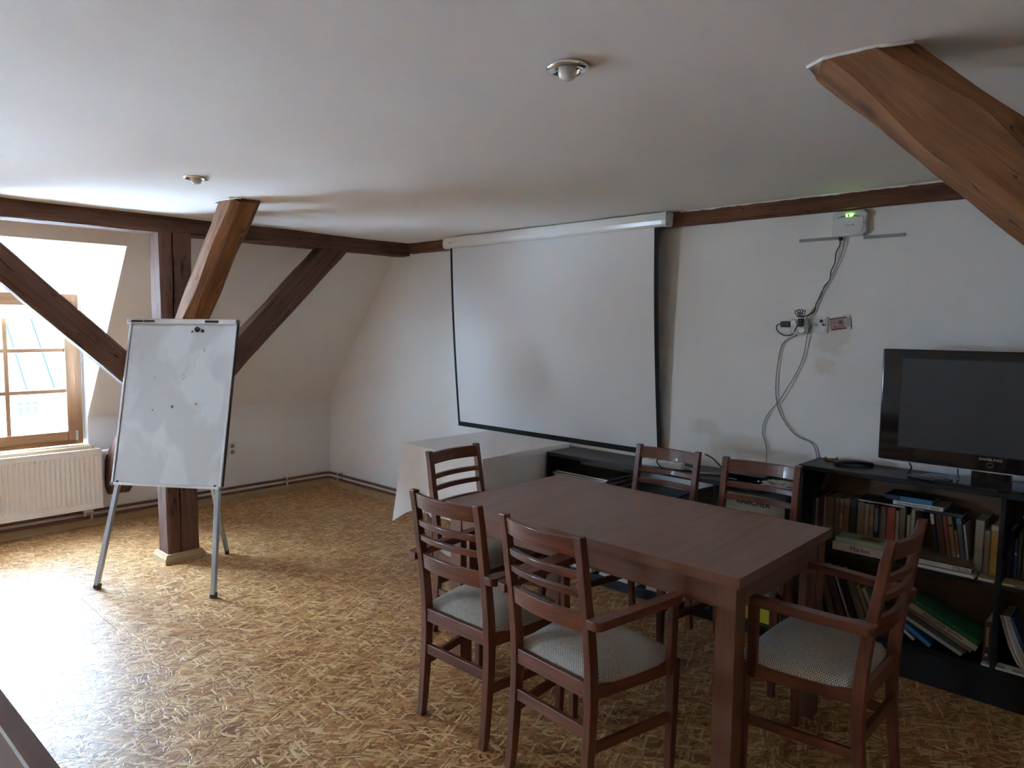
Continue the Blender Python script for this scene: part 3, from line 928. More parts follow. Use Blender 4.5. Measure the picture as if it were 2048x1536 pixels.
# marks left on the board: flat flecks
for xx, yy, r, c in ((0.486, 0.4855, 0.0085, (0.75, 0.32, 0.04)), (0.334, 0.4635, 0.008, (0.09, 0.30, 0.08)), (0.330, 0.470, 0.0045, (0.10, 0.34, 0.10)), (0.341, 0.4705, 0.004, (0.10, 0.32, 0.10)),
                     (0.2095, 0.442, 0.0055, (0.18, 0.20, 0.16)), (0.370, 0.651, 0.006, (0.62, 0.66, 0.30)), (0.383, 0.661, 0.0045, (0.45, 0.50, 0.18)), (0.394, 0.651, 0.0045, (0.38, 0.45, 0.20)), (0.388, 0.638, 0.004, (0.30, 0.38, 0.20)),
                     (0.381, 0.630, 0.0035, (0.58, 0.60, 0.30)), (0.196, 0.640, 0.004, (0.30, 0.32, 0.28)), (0.206, 0.640, 0.003, (0.30, 0.32, 0.28)), (0.197, 0.622, 0.0042, (0.40, 0.42, 0.25)), (0.212, 0.627, 0.003, (0.35, 0.36, 0.26)),
                     (0.506, 0.822, 0.0035, (0.22, 0.24, 0.24)), (0.502, 0.810, 0.0042, (0.18, 0.2, 0.2)), (0.506, 0.802, 0.003, (0.25, 0.27, 0.27)), (0.2445, 0.7815, 0.003, (0.5, 0.52, 0.52))):
    bm = bmesh.new(); cyl(bm, (xx, yy, 0.0), (xx, yy, 0.0006), r, n=7)
    obj('sticker_remnant', bm, cmat(*c), pan)
# legs
def tube_leg(bm, a, b, s=0.013, t_=0.013):
    sweep(bm, [a, b], [(-s, -t_), (s, -t_), (s, t_), (-s, t_)], (nb.x, nb.y, 0.01))
fl_ = Vector((1.45 - 1.393, -2.414 + 2.298, 0)); fr_ = Vector((2.064 - 1.393, -2.0 + 2.298, 0)); rr_ = Vector((1.371 - 1.393, -1.609 + 2.298, 0))
top_l = BM @ Vector((0.05, 0.25, -0.022)); top_r = BM @ Vector((BW - 0.045, 0.25, -0.022))
low_l = BM @ Vector((0.040, -0.0, -0.022)); low_r = BM @ Vector((BW - 0.035, 0.0, -0.022))
for (tp, ft) in ((top_l, fl_), (top_r, fr_)):
    bm = bmesh.new(); tube_leg(bm, tp, ft + Vector((0, 0, 0.02)))
    lg = obj('leg', bm, M['alu_dark'], wb, 0.002)
    bm = bmesh.new(); sweep(bm, [ft + (tp - ft) * 0.035, ft], [(-0.015, -0.015), (0.015, -0.015), (0.015, 0.015), (-0.015, 0.015)], (nb.x, nb.y, 0.01))
    obj('rubber_foot', bm, M['black'], lg)
bm = bmesh.new(); tube_leg(bm, BM @ Vector((BW / 2, BH - 0.2, -0.02)), rr_ + Vector((0, 0, 0.02)), 0.011, 0.011)
lg = obj('leg', bm, M['alu_dark'], wb, 0.002)
bm = bmesh.new(); cyl(bm, rr_, rr_ + Vector((0, 0, 0.03)), 0.014); obj('rubber_foot', bm, M['black'], lg)


def magnet(x, y, r, label, tri=False):
    bm = bmesh.new()
    if tri:
        sweep(bm, [(0, 0, 0.0006), (0, 0, 0.004)], [(0.0, r), (-r * 0.8, -r * 0.6), (r * 0.8, -r * 0.6)], (0, 1, 0))
    else:
        lathe(bm, [(0.0005, 0.009), (r * 0.7, 0.009), (r, 0.006), (r, 0.0006), (0.0005, 0.0006)], 20)
    o = tag(obj('magnet', bm, M['black_gloss'], smooth=not tri), label, 'magnet', 'magnets on the whiteboard')
    mm = Matrix.Translation(wb.location) @ BM @ Matrix.Translation((x, y, 0)); o.matrix_world = mm


magnet(0.445, 0.934, 0.0165, 'large round black magnet at the top of the whiteboard')
magnet(0.482, 0.925, 0.0095, 'small round black magnet right of the large one')
magnet(0.414, 0.921, 0.008, 'tiny dark triangular magnet left of the large round one', True)

# ------------------------------------------------------------------ cloth-covered table
TX0, TX1, TY0, TY1, TZ = 2.30, 3.035, -0.84, -0.05, 0.78
ct = thing('side_table', 'square table almost hidden beneath a white cloth by the screen', 'table', ((TX0 + TX1) / 2, (TY0 + TY1) / 2, 0))
hx, hy = (TX1 - TX0) / 2, (TY1 - TY0) / 2
obj('tabletop', bx(-hx + 0.006, hx - 0.006, -hy + 0.006, hy - 0.006, TZ - 0.03, TZ - 0.004), M['pine'], ct, 0.004)
for a in (-1, 1):
    for b in (-1, 1):
        obj('leg', bx(a * (hx - 0.13) - 0.025, a * (hx - 0.13) + 0.025, b * (hy - 0.13) - 0.025, b * (hy - 0.13) + 0.025, 0.0, TZ - 0.03), M['table_leg'], ct)
bm = bmesh.new()
per = []      # perimeter: (x, y, outward x, outward y, drop, corner weight)
NS = 34
cxx, cyy = (TX0 + TX1) / 2, (TY0 + TY1) / 2
def side(p, q, n0, n1):
    for k in range(NS):
        t = k / NS; x = p[0] + (q[0] - p[0]) * t; y = p[1] + (q[1] - p[1]) * t
        c = max(0, 1 - min(t, 1 - t) / 0.17)
        no = Vector((n0[0], n0[1])); 
        if t < 0.17: no = no.lerp(Vector(n1[0]), 0.5 * c)
        if t > 0.83: no = no.lerp(Vector(n1[1]), 0.5 * c)
        no.normalize(); per.append((x, y, no.x, no.y, c, t))
side((TX0, TY0), (TX1, TY0), (0, -1), ((-1, 0), (1, 0)))
side((TX1, TY0), (TX1, TY1), (1, 0), ((0, -1), (0, 1)))
side((TX1, TY1), (TX0, TY1), (0, 1), ((1, 0), (-1, 0)))
side((TX0, TY1), (TX0, TY0), (-1, 0), ((0, 1), (0, -1)))
NR = 16
rows = []
ring0 = []
for i, (x, y, ox, oy, c, t) in enumerate(per):
    ring0.append(bm.verts.new((x, y, TZ + 0.001)))
rows.append(ring0)
for r in range(1, NR + 1):
    s = r / NR; ring = []
    for i, (x, y, ox, oy, c, t) in enumerate(per):
        side_id = i // NS
        drop = (0.42 if side_id == 0 else 0.36) + 0.10 * c ** 1.5
        fold = math.sin(t * 17 + side_id * 1.3) * 0.5 + math.sin(t * 31 + side_id * 2.1) * 0.3
        amp = 0.030 * s ** 1.2
        out = 0.007 + 0.016 * s + amp * fold * (1 - c) + c ** 2 * 0.055 * s
        if side_id == 1:
            out = 0.006 + 0.004 * s + 0.005 * fold * s if t > 0.3 else min(out, 0.03 + 0.07 * c)
            if t > 0.55: drop = 0.36
        if side_id == 2:
            out = 0.005 + 0.006 * s; drop = 0.3
        if side_id == 3 and t < 0.2:
            out = 0.012 + 0.03 * s
        if side_id == 1 and t > 0.8:
            ox, oy = 1, 0
        if side_id == 2:
            ox, oy = 0, 1
        z = TZ + 0.001 - drop * s
        if s < 0.08: z = TZ - 0.003
        ring.append(bm.verts.new((x + ox * out, min(y + oy * out, -0.034), z)))
    rows.append(ring)
n_ = len(per)
for a, b in zip(rows, rows[1:]):
    for i in range(n_):
        j = (i + 1) % n_; bm.faces.new((a[i], a[j], b[j], b[i]))
bm.faces.new(ring0[::-1])
o = obj('tablecloth', bm, M['cloth'], smooth=True)
sm = o.modifiers.new('edge', 'EDGE_SPLIT'); sm.split_angle = R(60)
tag(o, 'white cloth draped over the square side table, corners hanging low', 'tablecloth')

# ------------------------------------------------------------------ low open shelf
LX0, LX1, LY0, LY1, LZ = 3.055, 4.60, -0.30, 0.022, 0.755
ls = thing('low_shelf', 'low open black shelf against the wall under the projection screen', 'shelf', (LX0, LY0, 0))
def lp(x0, x1, y0, y1, z0, z1): return bx(x0 - LX0, x1 - LX0, y0 - LY0, y1 - LY0, z0, z1)
obj('top_board', lp(LX0, LX1, LY0, LY1, LZ - 0.022, LZ), M['shelf_black'], ls, 0.002)
obj('side_panel', lp(LX0, LX0 + 0.02, LY0, LY1, 0, LZ - 0.022), M['shelf_black'], ls, 0.002)
obj('side_panel', lp(LX1 - 0.02, LX1, LY0, LY1, 0, LZ - 0.022), M['shelf_black'], ls, 0.002)
obj('divider', lp(4.20, 4.22, LY0, LY1, 0.06, LZ - 0.022), M['shelf_black'], ls, 0.002)
obj('shelf_board', lp(LX0 + 0.02, 4.20, LY0 + 0.01, LY1, 0.57, 0.59), M['shelf_black'], ls, 0.002)
obj('bottom_board', lp(LX0 + 0.02, LX1 - 0.02, LY0, LY1, 0.04, 0.06), M['shelf_black'], ls, 0.002)
obj('plinth', lp(LX0 + 0.02, LX1 - 0.02, LY0 + 0.01, LY0 + 0.03, 0.0, 0.04), M['shelf_black'], ls)


def flat_book(name, label, cat, x0, x1, y0, y1, z0, z1, cover, pages, group=None, rz=0.0, bend=0.0, spine=None):
    """a book or magazine lying flat: two covers, a page block, a spine to the front"""
    t = thing(name, label, cat, ((x0 + x1) / 2, (y0 + y1) / 2, z0), rz, group)
    hx, hy, h = (x1 - x0) / 2, (y1 - y0) / 2, z1 - z0
    cv = bmesh.new(); c = min(0.004, h * 0.22)
    box(cv, -hx, hx, -hy, hy, 0, c); box(cv, -hx, hx, -hy, hy, h - c, h)
    obj('cover', cv, cover, t)
    obj('pages', bx(-hx + 0.003, hx - 0.003, -hy + 0.003, hy - 0.003, c, h - c), pages, t)
    if spine is not None:
        obj('spine', bx(-hx, hx, -hy - 0.0015, -hy + 0.004, 0.0005, h - 0.0005), spine, t)
    return t


zz = 0.59
for i, (dx, dy, wd, dp, h, col, rz, lab) in enumerate((
        (0.02, 0.0, 0.44, 0.25, 0.018, (0.05, 0.045, 0.04), 0.02, 'dark magazine at the bottom of the pile on the low shelf'),
        (0.0, 0.0, 0.42, 0.25, 0.012, (0.55, 0.5, 0.42), -0.04, 'cream magazine second in the pile on the low shelf'),
        (-0.01, 0.0, 0.40, 0.24, 0.012, (0.10, 0.06, 0.045), 0.03, 'brown magazine third in the pile on the low shelf'),
        (0.01, 0.0, 0.41, 0.25, 0.014, (0.03, 0.03, 0.032), -0.02, 'black glossy magazine on top of the pile on the low shelf'))):
    flat_book('magazine', lab, 'magazine', 3.10 + dx, 3.10 + dx + wd, -0.28 + dy, -0.28 + dp + dy, zz, zz + h, cmat(*col, 0.3), M['paper_white'], 'magazine pile on the low shelf', rz); zz += h
for j, (xa, xb, hh) in enumerate(((3.10, 3.42, (0.02, 0.03, 0.022)), (3.47, 3.74, (0.03, 0.02, 0.03)), (3.80, 4.10, (0.02, 0.025)))):
    z = 0.06
    for k, h in enumerate(hh):
        nm = ('left', 'middle', 'right')[j]; pl = ('lowest', 'second', 'third')[k]
        flat_book('paper_stack', '%s bundle of white papers in the %s pile on the shelf bottom' % (pl, nm), 'papers', xa + 0.01 * k, xb - 0.008 * k, -0.285, -0.02, z, z + h, M['paper_white'], M['paper'], 'paper piles on the low shelf bottom', 0.02 * (k - 1)); z += h
# black bag slumped on the shelf
bm = bmesh.new(); prof = [(-0.16, 0.0), (-0.17, 0.015), (-0.08, 0.06), (0.02, 0.095), (0.06, 0.10), (0.07, 0.0)]
A = [bm.verts.new((x, -0.11, z)) for x, z in prof]; B = [bm.verts.new((x, 0.11, z * 0.9)) for x, z in prof]; C_ = [bm.verts.new((x, 0.0, z * 1.08)) for x, z in prof]
for P_, Q_ in ((A, C_), (C_, B)):
    for i in range(6):
        j = (i + 1) % 6; bm.faces.new((P_[i], P_[j], Q_[j], Q_[i]))
bm.faces.new(A[::-1]); bm.faces.new(B)
o = obj('bag', bm, M['bag'], bevel=0.012, seg=3); o.location = (4.115, -0.14, 0.59)
tag(o, 'slumped black bag lying on the low shelf between two chair backs', 'bag')

# carton
kb = thing('appliance_carton', 'white and yellow cleaner carton standing in the right bay of the low shelf', 'box', (4.40, -0.125, 0.06))
obj('carton', bx(-0.172, 0.172, -0.13, 0.13, 0.0, 0.642), M['carton_white'], kb, 0.003)
obj('yellow_panel', bx(-0.172, 0.172, -0.1315, -0.1302, 0.0, 0.556), M['yellow'], kb)
obj('white_rule', bx(-0.172, 0.172, -0.1318, -0.1303, 0.556, 0.566), M['carton_white'], kb)
obj('black_banner', bx(-0.172, -0.085, -0.1325, -0.1303, 0.515, 0.545), M['ink'], kb)
obj('divider_line', bx(-0.026, -0.018, -0.1325, -0.1303, 0.40, 0.556), M['ink'], kb)
text('KÄRCHER', kb, (0.0, -0.1318, 0.603), FACE_Y, 0.040, M['ink'], extrude=0.001)
text('PREMIUM', kb, (-0.13, -0.1332, 0.532), FACE_Y, 0.016, M['ink_white'])
text('T 7 PLUS', kb, (0.163, -0.133, 0.527), FACE_Y, 0.030, M['ink'], align='RIGHT')
text('T-RACER', kb, (0.163, -0.133, 0.497), FACE_Y, 0.018, M['ink'], align='RIGHT')
text('SURFACE CLEANER', kb, (0.163, -0.133, 0.473), FACE_Y, 0.018, M['ink'], align='RIGHT')

# power strip, cables, box, crumpled bag on the low shelf
pw = thing('power_strip', 'white multi-socket power strip lying on the low shelf behind a chair', 'power strip', (3.82, -0.20, LZ), 0.12)
obj('body', bx(-0.14, 0.14, -0.024, 0.024, 0.0, 0.042), M['white_plastic'], pw, 0.008)
for k in range(5):
    bm = bmesh.new(); cyl(bm, (-0.105 + k * 0.052, 0, 0.042), (-0.105 + k * 0.052, 0, 0.0435), 0.019, n=18)
    obj('socket', bm, M['grey_plastic'], pw)
cable('power_cable', [(3.95, -0.19, LZ + 0.022), (4.0, -0.175, LZ + 0.012), (4.06, -0.20, LZ + 0.004), (4.13, -0.16, LZ + 0.004), (4.2, -0.1, LZ + 0.004), (4.3, 0.0, LZ + 0.006)], 0.0038, M['white_plastic'], 'white cable leaving the end of the power strip', 'cable')
cable('black_cable', [(3.80, -0.2, LZ + 0.047), (3.83, -0.245, LZ + 0.03), (3.88, -0.25, LZ + 0.004), (3.96, -0.22, LZ + 0.004), (4.02, -0.19, LZ + 0.004), (4.1, -0.235, LZ + 0.004), (4.2, -0.2, LZ + 0.006)], 0.0035, M['black'], 'black cable curling from the power strip across the low shelf', 'cable')
cable('black_cable', [(4.0, -0.02, LZ + 0.075), (4.06, -0.04, LZ + 0.06), (4.13, -0.08, LZ + 0.03), (4.2, -0.13, LZ + 0.006)], 0.0042, M['black'], 'taut black cable sloping down to the low shelf by the chair back', 'cable')
sb = thing('set_top_box', 'flat black set-top box on the low shelf behind the right chair', 'set-top box', (4.335, -0.165, LZ), 0.02)
obj('case', bx(-0.105, 0.105, -0.085, 0.085, 0.004, 0.042), M['black'], sb, 0.003)
obj('front_panel', bx(-0.103, 0.103, -0.0865, -0.0852, 0.006, 0.040), M['black_gloss'], sb)
bm = bmesh.new(); cyl(bm, (0.085, -0.0866, 0.022), (0.085, -0.088, 0.022), 0.005); obj('button', bm, M['alu'], sb)
obj('vent_slot', bx(-0.09, -0.03, -0.0875, -0.0865, 0.013, 0.016), M['alu'], sb)
bm = bmesh.new(); bmesh.ops.create_icosphere(bm, subdivisions=4, radius=1)
for vv in bm.verts:
    f = 1 + 0.35 * noise.noise(vv.co * 3.1) + 0.18 * noise.noise(vv.co * 8)
    vv.co = Vector((vv.co.x * 0.085 * f, vv.co.y * 0.06 * f, max(0.0, vv.co.z * 0.022 * f + 0.013)))
o = obj('plastic_bag', bm, mat('clear_plastic_wrap', (0.5, 0.5, 0.49), 0.15)); o.location = (4.52, -0.225, LZ + 0.0005)
tag(o, 'crumpled clear plastic wrapping on the low shelf beside the bookcase', 'plastic bag')

# ------------------------------------------------------------------ bookcase
KX0, KX1, KY0, KY1, KZ = 4.618, 6.28, -0.24, 0.027, 0.891
bc = thing('bookcase', 'black bookcase with brown back filled with books under the television', 'bookcase', (KX0, KY0, 0))
def kp(x0, x1, y0, y1, z0, z1): return bx(x0 - KX0, x1 - KX0, y0 - KY0, y1 - KY0, z0, z1)
obj('top_board', kp(KX0 - 0.003, KX1, KY0 - 0.004, KY1, KZ - 0.022, KZ), M['shelf_black'], bc, 0.002)
obj('side_panel', kp(KX0, KX0 + 0.02, KY0, KY1, 0, KZ - 0.022), M['shelf_black'], bc, 0.002)
obj('side_panel', kp(KX1 - 0.02, KX1, KY0, KY1, 0, KZ - 0.022), M['shelf_black'], bc, 0.002)
obj('divider', kp(5.43, 5.45, KY0 + 0.002, KY1 - 0.006, 0.157, KZ - 0.022), M['shelf_black'], bc, 0.002)
obj('shelf_board', kp(KX0 + 0.02, 5.43, KY0 + 0.003, KY1 - 0.006, 0.494, 0.512), M['shelf_black'], bc, 0.0015)
obj('shelf_board', kp(5.45, KX1 - 0.02, KY0 + 0.003, KY1 - 0.006, 0.494, 0.512), M['shelf_black'], bc, 0.0015)
obj('bottom_board', kp(KX0 + 0.02, KX1 - 0.02, KY0, KY1 - 0.006, 0.135, 0.157), M['shelf_black'], bc, 0.002)
obj('plinth', kp(KX0 + 0.02, KX1 - 0.02, KY0 + 0.004, KY0 + 0.024, 0.0, 0.135), M['shelf_black'], bc)
obj('back_panel', kp(KX0 + 0.02, KX1 - 0.02, KY1 - 0.006, KY1 - 0.001, 0.0, KZ - 0.022), M['back_panel'], bc)


def book(label, x0, x1, z0, h, yf, col, depth=0.135, lean=0.0, group='books standing on the upper shelf', strip=None, pages_front=False, rough=0.55):
    """standing book, spine to the front (-Y); lean = degrees it tips to the left"""
    t = thing('book', label, 'book', ((x0 + x1) / 2, yf, z0), 0, group); t.rotation_euler = (0, R(-lean), 0)
    hw = (x1 - x0) / 2 - 0.0004; c = min(0.003, hw * 0.3)
    col = tuple(q * 0.62 for q in col)
    cv = bmesh.new(); box(cv, -hw, -hw + c, 0.0, depth, 0, h); box(cv, hw - c, hw, 0.0, depth, 0, h)
    if not pages_front: box(cv, -hw + c, hw - c, 0.0, 0.003, 0, h)
    obj('cover', cv, cmat(*col, rough), t, 0.001)
    obj('pages', bx(-hw + c, hw - c, 0.0015 if pages_front else 0.003, depth - 0.003, 0.003, h - 0.003), M['paper'], t)
    if strip:
        for z, s, cc in strip:
            obj('spine_label', bx(-hw + 0.001, hw - 0.001, -0.0008, 0.001, h * z, h * (z + s)), cmat(*cc), t)
    return t


Z1 = 0.512
row = [
    ('tall dark green book at the left end of the upper shelf', 4.643, 4.659, 0.255, (0.05, 0.09, 0.04), None),
    ('thin white book second from the left on the upper shelf', 4.660, 4.672, 0.20, (0.55, 0.5, 0.5), None),
    ('dark red hardback third from the left on the upper shelf', 4.673, 4.699, 0.212, (0.14, 0.025, 0.025), None),
    ('thin pale grey book beside the dark red hardback', 4.700, 4.711, 0.212, (0.50, 0.44, 0.42), None),
    ('wide brown patterned book near the left of the upper shelf', 4.712, 4.748, 0.218, (0.27, 0.15, 0.07), [(0.1, 0.25, (0.33, 0.22, 0.1)), (0.6, 0.2, (0.2, 0.1, 0.05))]),
    ('brown book between the wide patterned one and a narrow one', 4.749, 4.775, 0.220, (0.24, 0.13, 0.07), None),
    ('narrow tan patterned book left of the orange-brown one', 4.776, 4.791, 0.219, (0.34, 0.22, 0.13), [(0.35, 0.3, (0.42, 0.3, 0.2))]),
    ('orange-brown book just left of the thick black one', 4.792, 4.818, 0.221, (0.33, 0.16, 0.07), [(0.8, 0.06, (0.1, 0.05, 0.03))]),
    ('thick black book in the left half of the upper shelf', 4.820, 4.852, 0.224, (0.03, 0.03, 0.035), None),
    ('plain tan book right of the thick black one', 4.854, 4.886, 0.219, (0.38, 0.25, 0.14), None),
    ('light tan narrower book beside the plain tan one', 4.887, 4.908, 0.215, (0.52, 0.39, 0.26), None),
    ('speckled grey and orange book left of a black one', 4.909, 4.928, 0.216, (0.33, 0.25, 0.18), [(0.15, 0.2, (0.45, 0.22, 0.08)), (0.55, 0.2, (0.4, 0.2, 0.1))]),
    ('black book with white spine lettering on the upper shelf', 4.929, 4.948, 0.217, (0.025, 0.025, 0.03), [(0.42, 0.5, (0.2, 0.22, 0.24))]),
    ('very thin dark book between the black and mauve ones', 4.949, 4.955, 0.21, (0.10, 0.04, 0.04), None),
    ('mauve-grey book directly left of the red one', 4.956, 4.981, 0.217, (0.30, 0.22, 0.22), None),
    ('bright red book in the middle of the upper shelf', 4.982, 5.018, 0.218, (0.55, 0.09, 0.04), [(0.03, 0.08, (0.28, 0.03, 0.02))]),
    ('narrow beige book directly right of the red one', 5.019, 5.034, 0.206, (0.48, 0.38, 0.27), None),
    ('grey-tan book two places right of the red one', 5.035, 5.060, 0.22, (0.33, 0.28, 0.22), [(0.3, 0.35, (0.22, 0.18, 0.14))]),
    ('short cream book left of the tall white one', 5.066, 5.082, 0.194, (0.66, 0.60, 0.45), None),
    ('tall white book with faint print right of the cream one', 5.083, 5.099, 0.222, (0.72, 0.71, 0.66), [(0.4, 0.4, (0.55, 0.54, 0.5))]),
]
for lab, a, b, h, c, st in row:
    book(lab, a, b, Z1, h, -0.12 + random.uniform(-0.004, 0.004), c, strip=st)
book('red box-like book lying on its tilt over the left books', 4.664, 4.684, Z1 + 0.238, 0.085, -0.09, (0.30, 0.05, 0.035), 0.1, -18)
# leaning group
for lab, a, b, h, c, ln, st in (
        ('dark book with a white label leaning in the middle right', 5.192, 5.208, 0.225, (0.03, 0.04, 0.035), 9, [(0.78, 0.2, (0.6, 0.6, 0.57))]),
        ('dull brown book leaning left beside the labelled dark one', 5.212, 5.238, 0.222, (0.15, 0.075, 0.05), 9, None),
        ('coral red book leaning left among the tilted books', 5.240, 5.257, 0.222, (0.42, 0.13, 0.08), 9, None),
        ('peach book with a black mark leaning beside the coral one', 5.259, 5.277, 0.222, (0.55, 0.34, 0.22), 9, [(0.8, 0.05, (0.05, 0.04, 0.04))]),
        ('short orange paperback leaning left between taller books', 5.279, 5.290, 0.165, (0.50, 0.27, 0.09), 9, [(0.3, 0.06, (0.7, 0.6, 0.5))]),
        ('blue-topped grey book leaning at the right of the group', 5.292, 5.312, 0.222, (0.17, 0.22, 0.27), 9, [(0.88, 0.11, (0.08, 0.24, 0.45))])):
    book(lab, a, b, Z1 + 0.002, h, -0.13, c, 0.13, ln, 'leaning books on the upper shelf', st)
book('thin white booklet leaning against the blue-topped grey book', 5.313, 5.322, Z1 + 0.002, 0.195, -0.13, (0.72, 0.72, 0.70), 0.12, 8, 'leaning books on the upper shelf')
for lab, a, b, h, c, st in (
        ('cream hardback standing alone left of the bookcase divider', 5.338, 5.370, 0.235, (0.55, 0.50, 0.38), None),
        ('short pinkish book between the cream and the yellow one', 5.372, 5.393, 0.197, (0.50, 0.36, 0.29), [(0.65, 0.1, (0.4, 0.22, 0.18))]),
        ('yellow book next to the bookcase divider', 5.395, 5.424, 0.226, (0.72, 0.46, 0.09), [(0.9, 0.08, (0.62, 0.5, 0.3))])):
    book(lab, a, b, Z1, h, -0.165, c, 0.15, 0, 'books beside the divider', st)
for lab, a, b, h, c, st in (
        ('navy blue book right of the bookcase divider', 5.452, 5.474, 0.215, (0.02, 0.035, 0.10), None),
        ('bright blue thin book with a white dot, right of the navy one', 5.476, 5.487, 0.18, (0.04, 0.12, 0.38), [(0.62, 0.05, (0.6, 0.65, 0.7))]),
        ('olive green thin book at the right edge of the picture', 5.489, 5.502, 0.21, (0.10, 0.13, 0.07), None),
        ('dark brown book beyond the olive one', 5.504, 5.53, 0.2, (0.12, 0.07, 0.05), None),
        ('grey book furthest right on the upper shelf', 5.532, 5.56, 0.215, (0.2, 0.2, 0.2), None)):
    book(lab, a, b, Z1, h, -0.15, c, 0.14, 0, 'books right of the divider', st)
mg = thing('mug', 'cream mug with a dark rim lying behind the olive book', 'mug', (5.535, -0.03, Z1 + 0.216))
bm = bmesh.new(); lathe(bm, [(0.0005, 0.0), (0.026, 0.0), (0.030, 0.01), (0.031, 0.062), (0.029, 0.062), (0.028, 0.006), (0.0005, 0.004)], 24); obj('cup', bm, cmat(0.6, 0.55, 0.46, 0.3), mg, smooth=True)
bm = bmesh.new(); sweep(bm, [(-0.029 - 0.02 * math.sin(math.pi * k / 8), 0, 0.012 + 0.04 * k / 8) for k in range(9)], circ(0.004, 6), (0, 1, 0)); obj('handle', bm, cmat(0.6, 0.55, 0.46, 0.3), mg, smooth=True)

# books lying on top of the row
UPS = (R(90), R(180), 0)
flat_book('book', 'long dark flat book lying across the tops of the standing books', 'book', 4.856, 5.062, -0.135, 0.005, 0.737, 0.747, cmat(0.045, 0.035, 0.03), M['paper'], 'books lying on top of the row')
b1 = flat_book('book', 'black book with white letters, lowest of the small pile on the row', 'book', 5.085, 5.285, -0.14, 0.0, 0.738, 0.752, cmat(0.02, 0.02, 0.02), M['paper'], 'books lying on top of the row', spine=cmat(0.02, 0.02, 0.021))
text('MALÉHO', b1, (-0.07, -0.0725, 0.007), UPS, 0.011, M['ink_white'])
b2 = flat_book('book', 'white book with upside-down title in the small pile on the row', 'book', 5.012, 5.212, -0.145, 0.0, 0.7522, 0.7705, cmat(0.62, 0.6, 0.55), M['paper'], 'books lying on top of the row', spine=cmat(0.66, 0.64, 0.58))
text('GENIUS   A N KLARNY PRISKY SEZY', b2, (0.0, -0.0748, 0.009), UPS, 0.0115, M['ink'], sx=0.95)
b3 = flat_book('book', 'blue book on top of the small pile over the row', 'book', 4.975, 5.168, -0.138, 0.0, 0.7707, 0.792, cmat(0.02, 0.05, 0.13), M['paper'], 'books lying on top of the row', spine=cmat(0.05, 0.2, 0.42))
obj('dark_spine_end', bx(-0.0965, -0.035, -0.0722, -0.068, 0.0005, 0.0208), cmat(0.015, 0.03, 0.09), b3)
# front stacks on the shelf edge
g1 = flat_book('book', 'pink-white book titled in red script lying on the shelf edge', 'book', 4.788, 5.012, -0.236, -0.13, Z1, Z1 + 0.037, cmat(0.62, 0.5, 0.45), M['paper'], 'books lying on the shelf edge', spine=cmat(0.68, 0.58, 0.53))
text('Market', g1, (0.01, -0.0552, 0.019), FACE_Y, 0.028, cmat(0.12, 0.03, 0.03), sx=1.1)
g2 = flat_book('book', 'pale green cookbook lying on the pink-white book', 'book', 4.80, 5.006, -0.236, -0.125, Z1 + 0.0375, Z1 + 0.062, cmat(0.36, 0.44, 0.30), M['paper'], 'books lying on the shelf edge', spine=cmat(0.42, 0.52, 0.37))
obj('cover_picture', bx(-0.01, 0.08, -0.03, 0.035, 0.0245, 0.0252), cmat(0.30, 0.13, 0.06), g2)
g3 = flat_book('book', 'silver magazine under the large white-spined book on the shelf edge', 'book', 5.125, 5.357, -0.236, -0.03, Z1, Z1 + 0.016, cmat(0.55, 0.56, 0.57, 0.3), M['paper_white'], 'books lying on the shelf edge')
g4 = flat_book('book', 'large picture book with a white lettered spine on the shelf edge', 'book', 5.118, 5.346, -0.236, -0.025, Z1 + 0.0165, Z1 + 0.046, cmat(0.20, 0.13, 0.09, 0.3), M['paper'], 'books lying on the shelf edge', spine=M['ink'])
obj('white_spine_panel', bx(-0.114, 0.114, -0.1085, -0.1062, 0.004, 0.024), cmat(0.70, 0.69, 0.66), g4)
text('NISTELLI', g4, (0.078, -0.1088, 0.014), UPS, 0.021, M['ink'], sx=0.8)
g5 = flat_book('book', 'tan paper folder lying flat on the shelf below the yellow book', 'book', 5.368, 5.428, -0.236, -0.168, Z1, Z1 + 0.014, cmat(0.42, 0.30, 0.17), M['paper'], 'books lying on the shelf edge')
g6 = flat_book('book', 'tan book with dark print lying flat right of the divider', 'book', 5.452, 5.66, -0.236, -0.155, Z1, Z1 + 0.012, cmat(0.45, 0.32, 0.18), M['paper'], 'books lying on the shelf edge')
obj('dark_print', bx(-0.06, -0.01, -0.0410, -0.0402, 0.004, 0.008), M['ink'], g6)
# lower shelf
Z0 = 0.157
for lab, a, b, h, c, ln in (
        ('tan booklet at the left end of the lower shelf', 4.665, 4.682, 0.21, (0.5, 0.38, 0.24), 4),
        ('wide navy book leaning at the left of the lower shelf', 4.712, 4.755, 0.235, (0.03, 0.045, 0.10), 14),
        ('dark brown book leaning next to the navy one', 4.774, 4.806, 0.235, (0.15, 0.09, 0.05), 17),
        ('maroon book leaning left of the white-edged one', 4.818, 4.852, 0.235, (0.11, 0.035, 0.03), 19),
        ('thin white-edged book leaning on the lower shelf', 4.864, 4.875, 0.235, (0.65, 0.62, 0.58), 20),
        ('black book leaning right of the white-edged one', 4.884, 4.908, 0.225, (0.02, 0.02, 0.02), 20),
        ('grey-brown book leaning near the middle of the lower shelf', 4.917, 4.952, 0.215, (0.22, 0.17, 0.12), 21),
        ('beige book with a worn top on the lower shelf', 4.960, 4.978, 0.205, (0.45, 0.35, 0.23), 22),
        ('white book leaning last in the lower row', 4.990, 5.008, 0.20, (0.65, 0.6, 0.52), 24)):
    book(lab, a, b, Z0 + 0.001 + 0.17 * abs(b - a) * math.tan(R(ln)), h, -0.19, c, 0.15, ln, 'leaning books on the lower shelf')


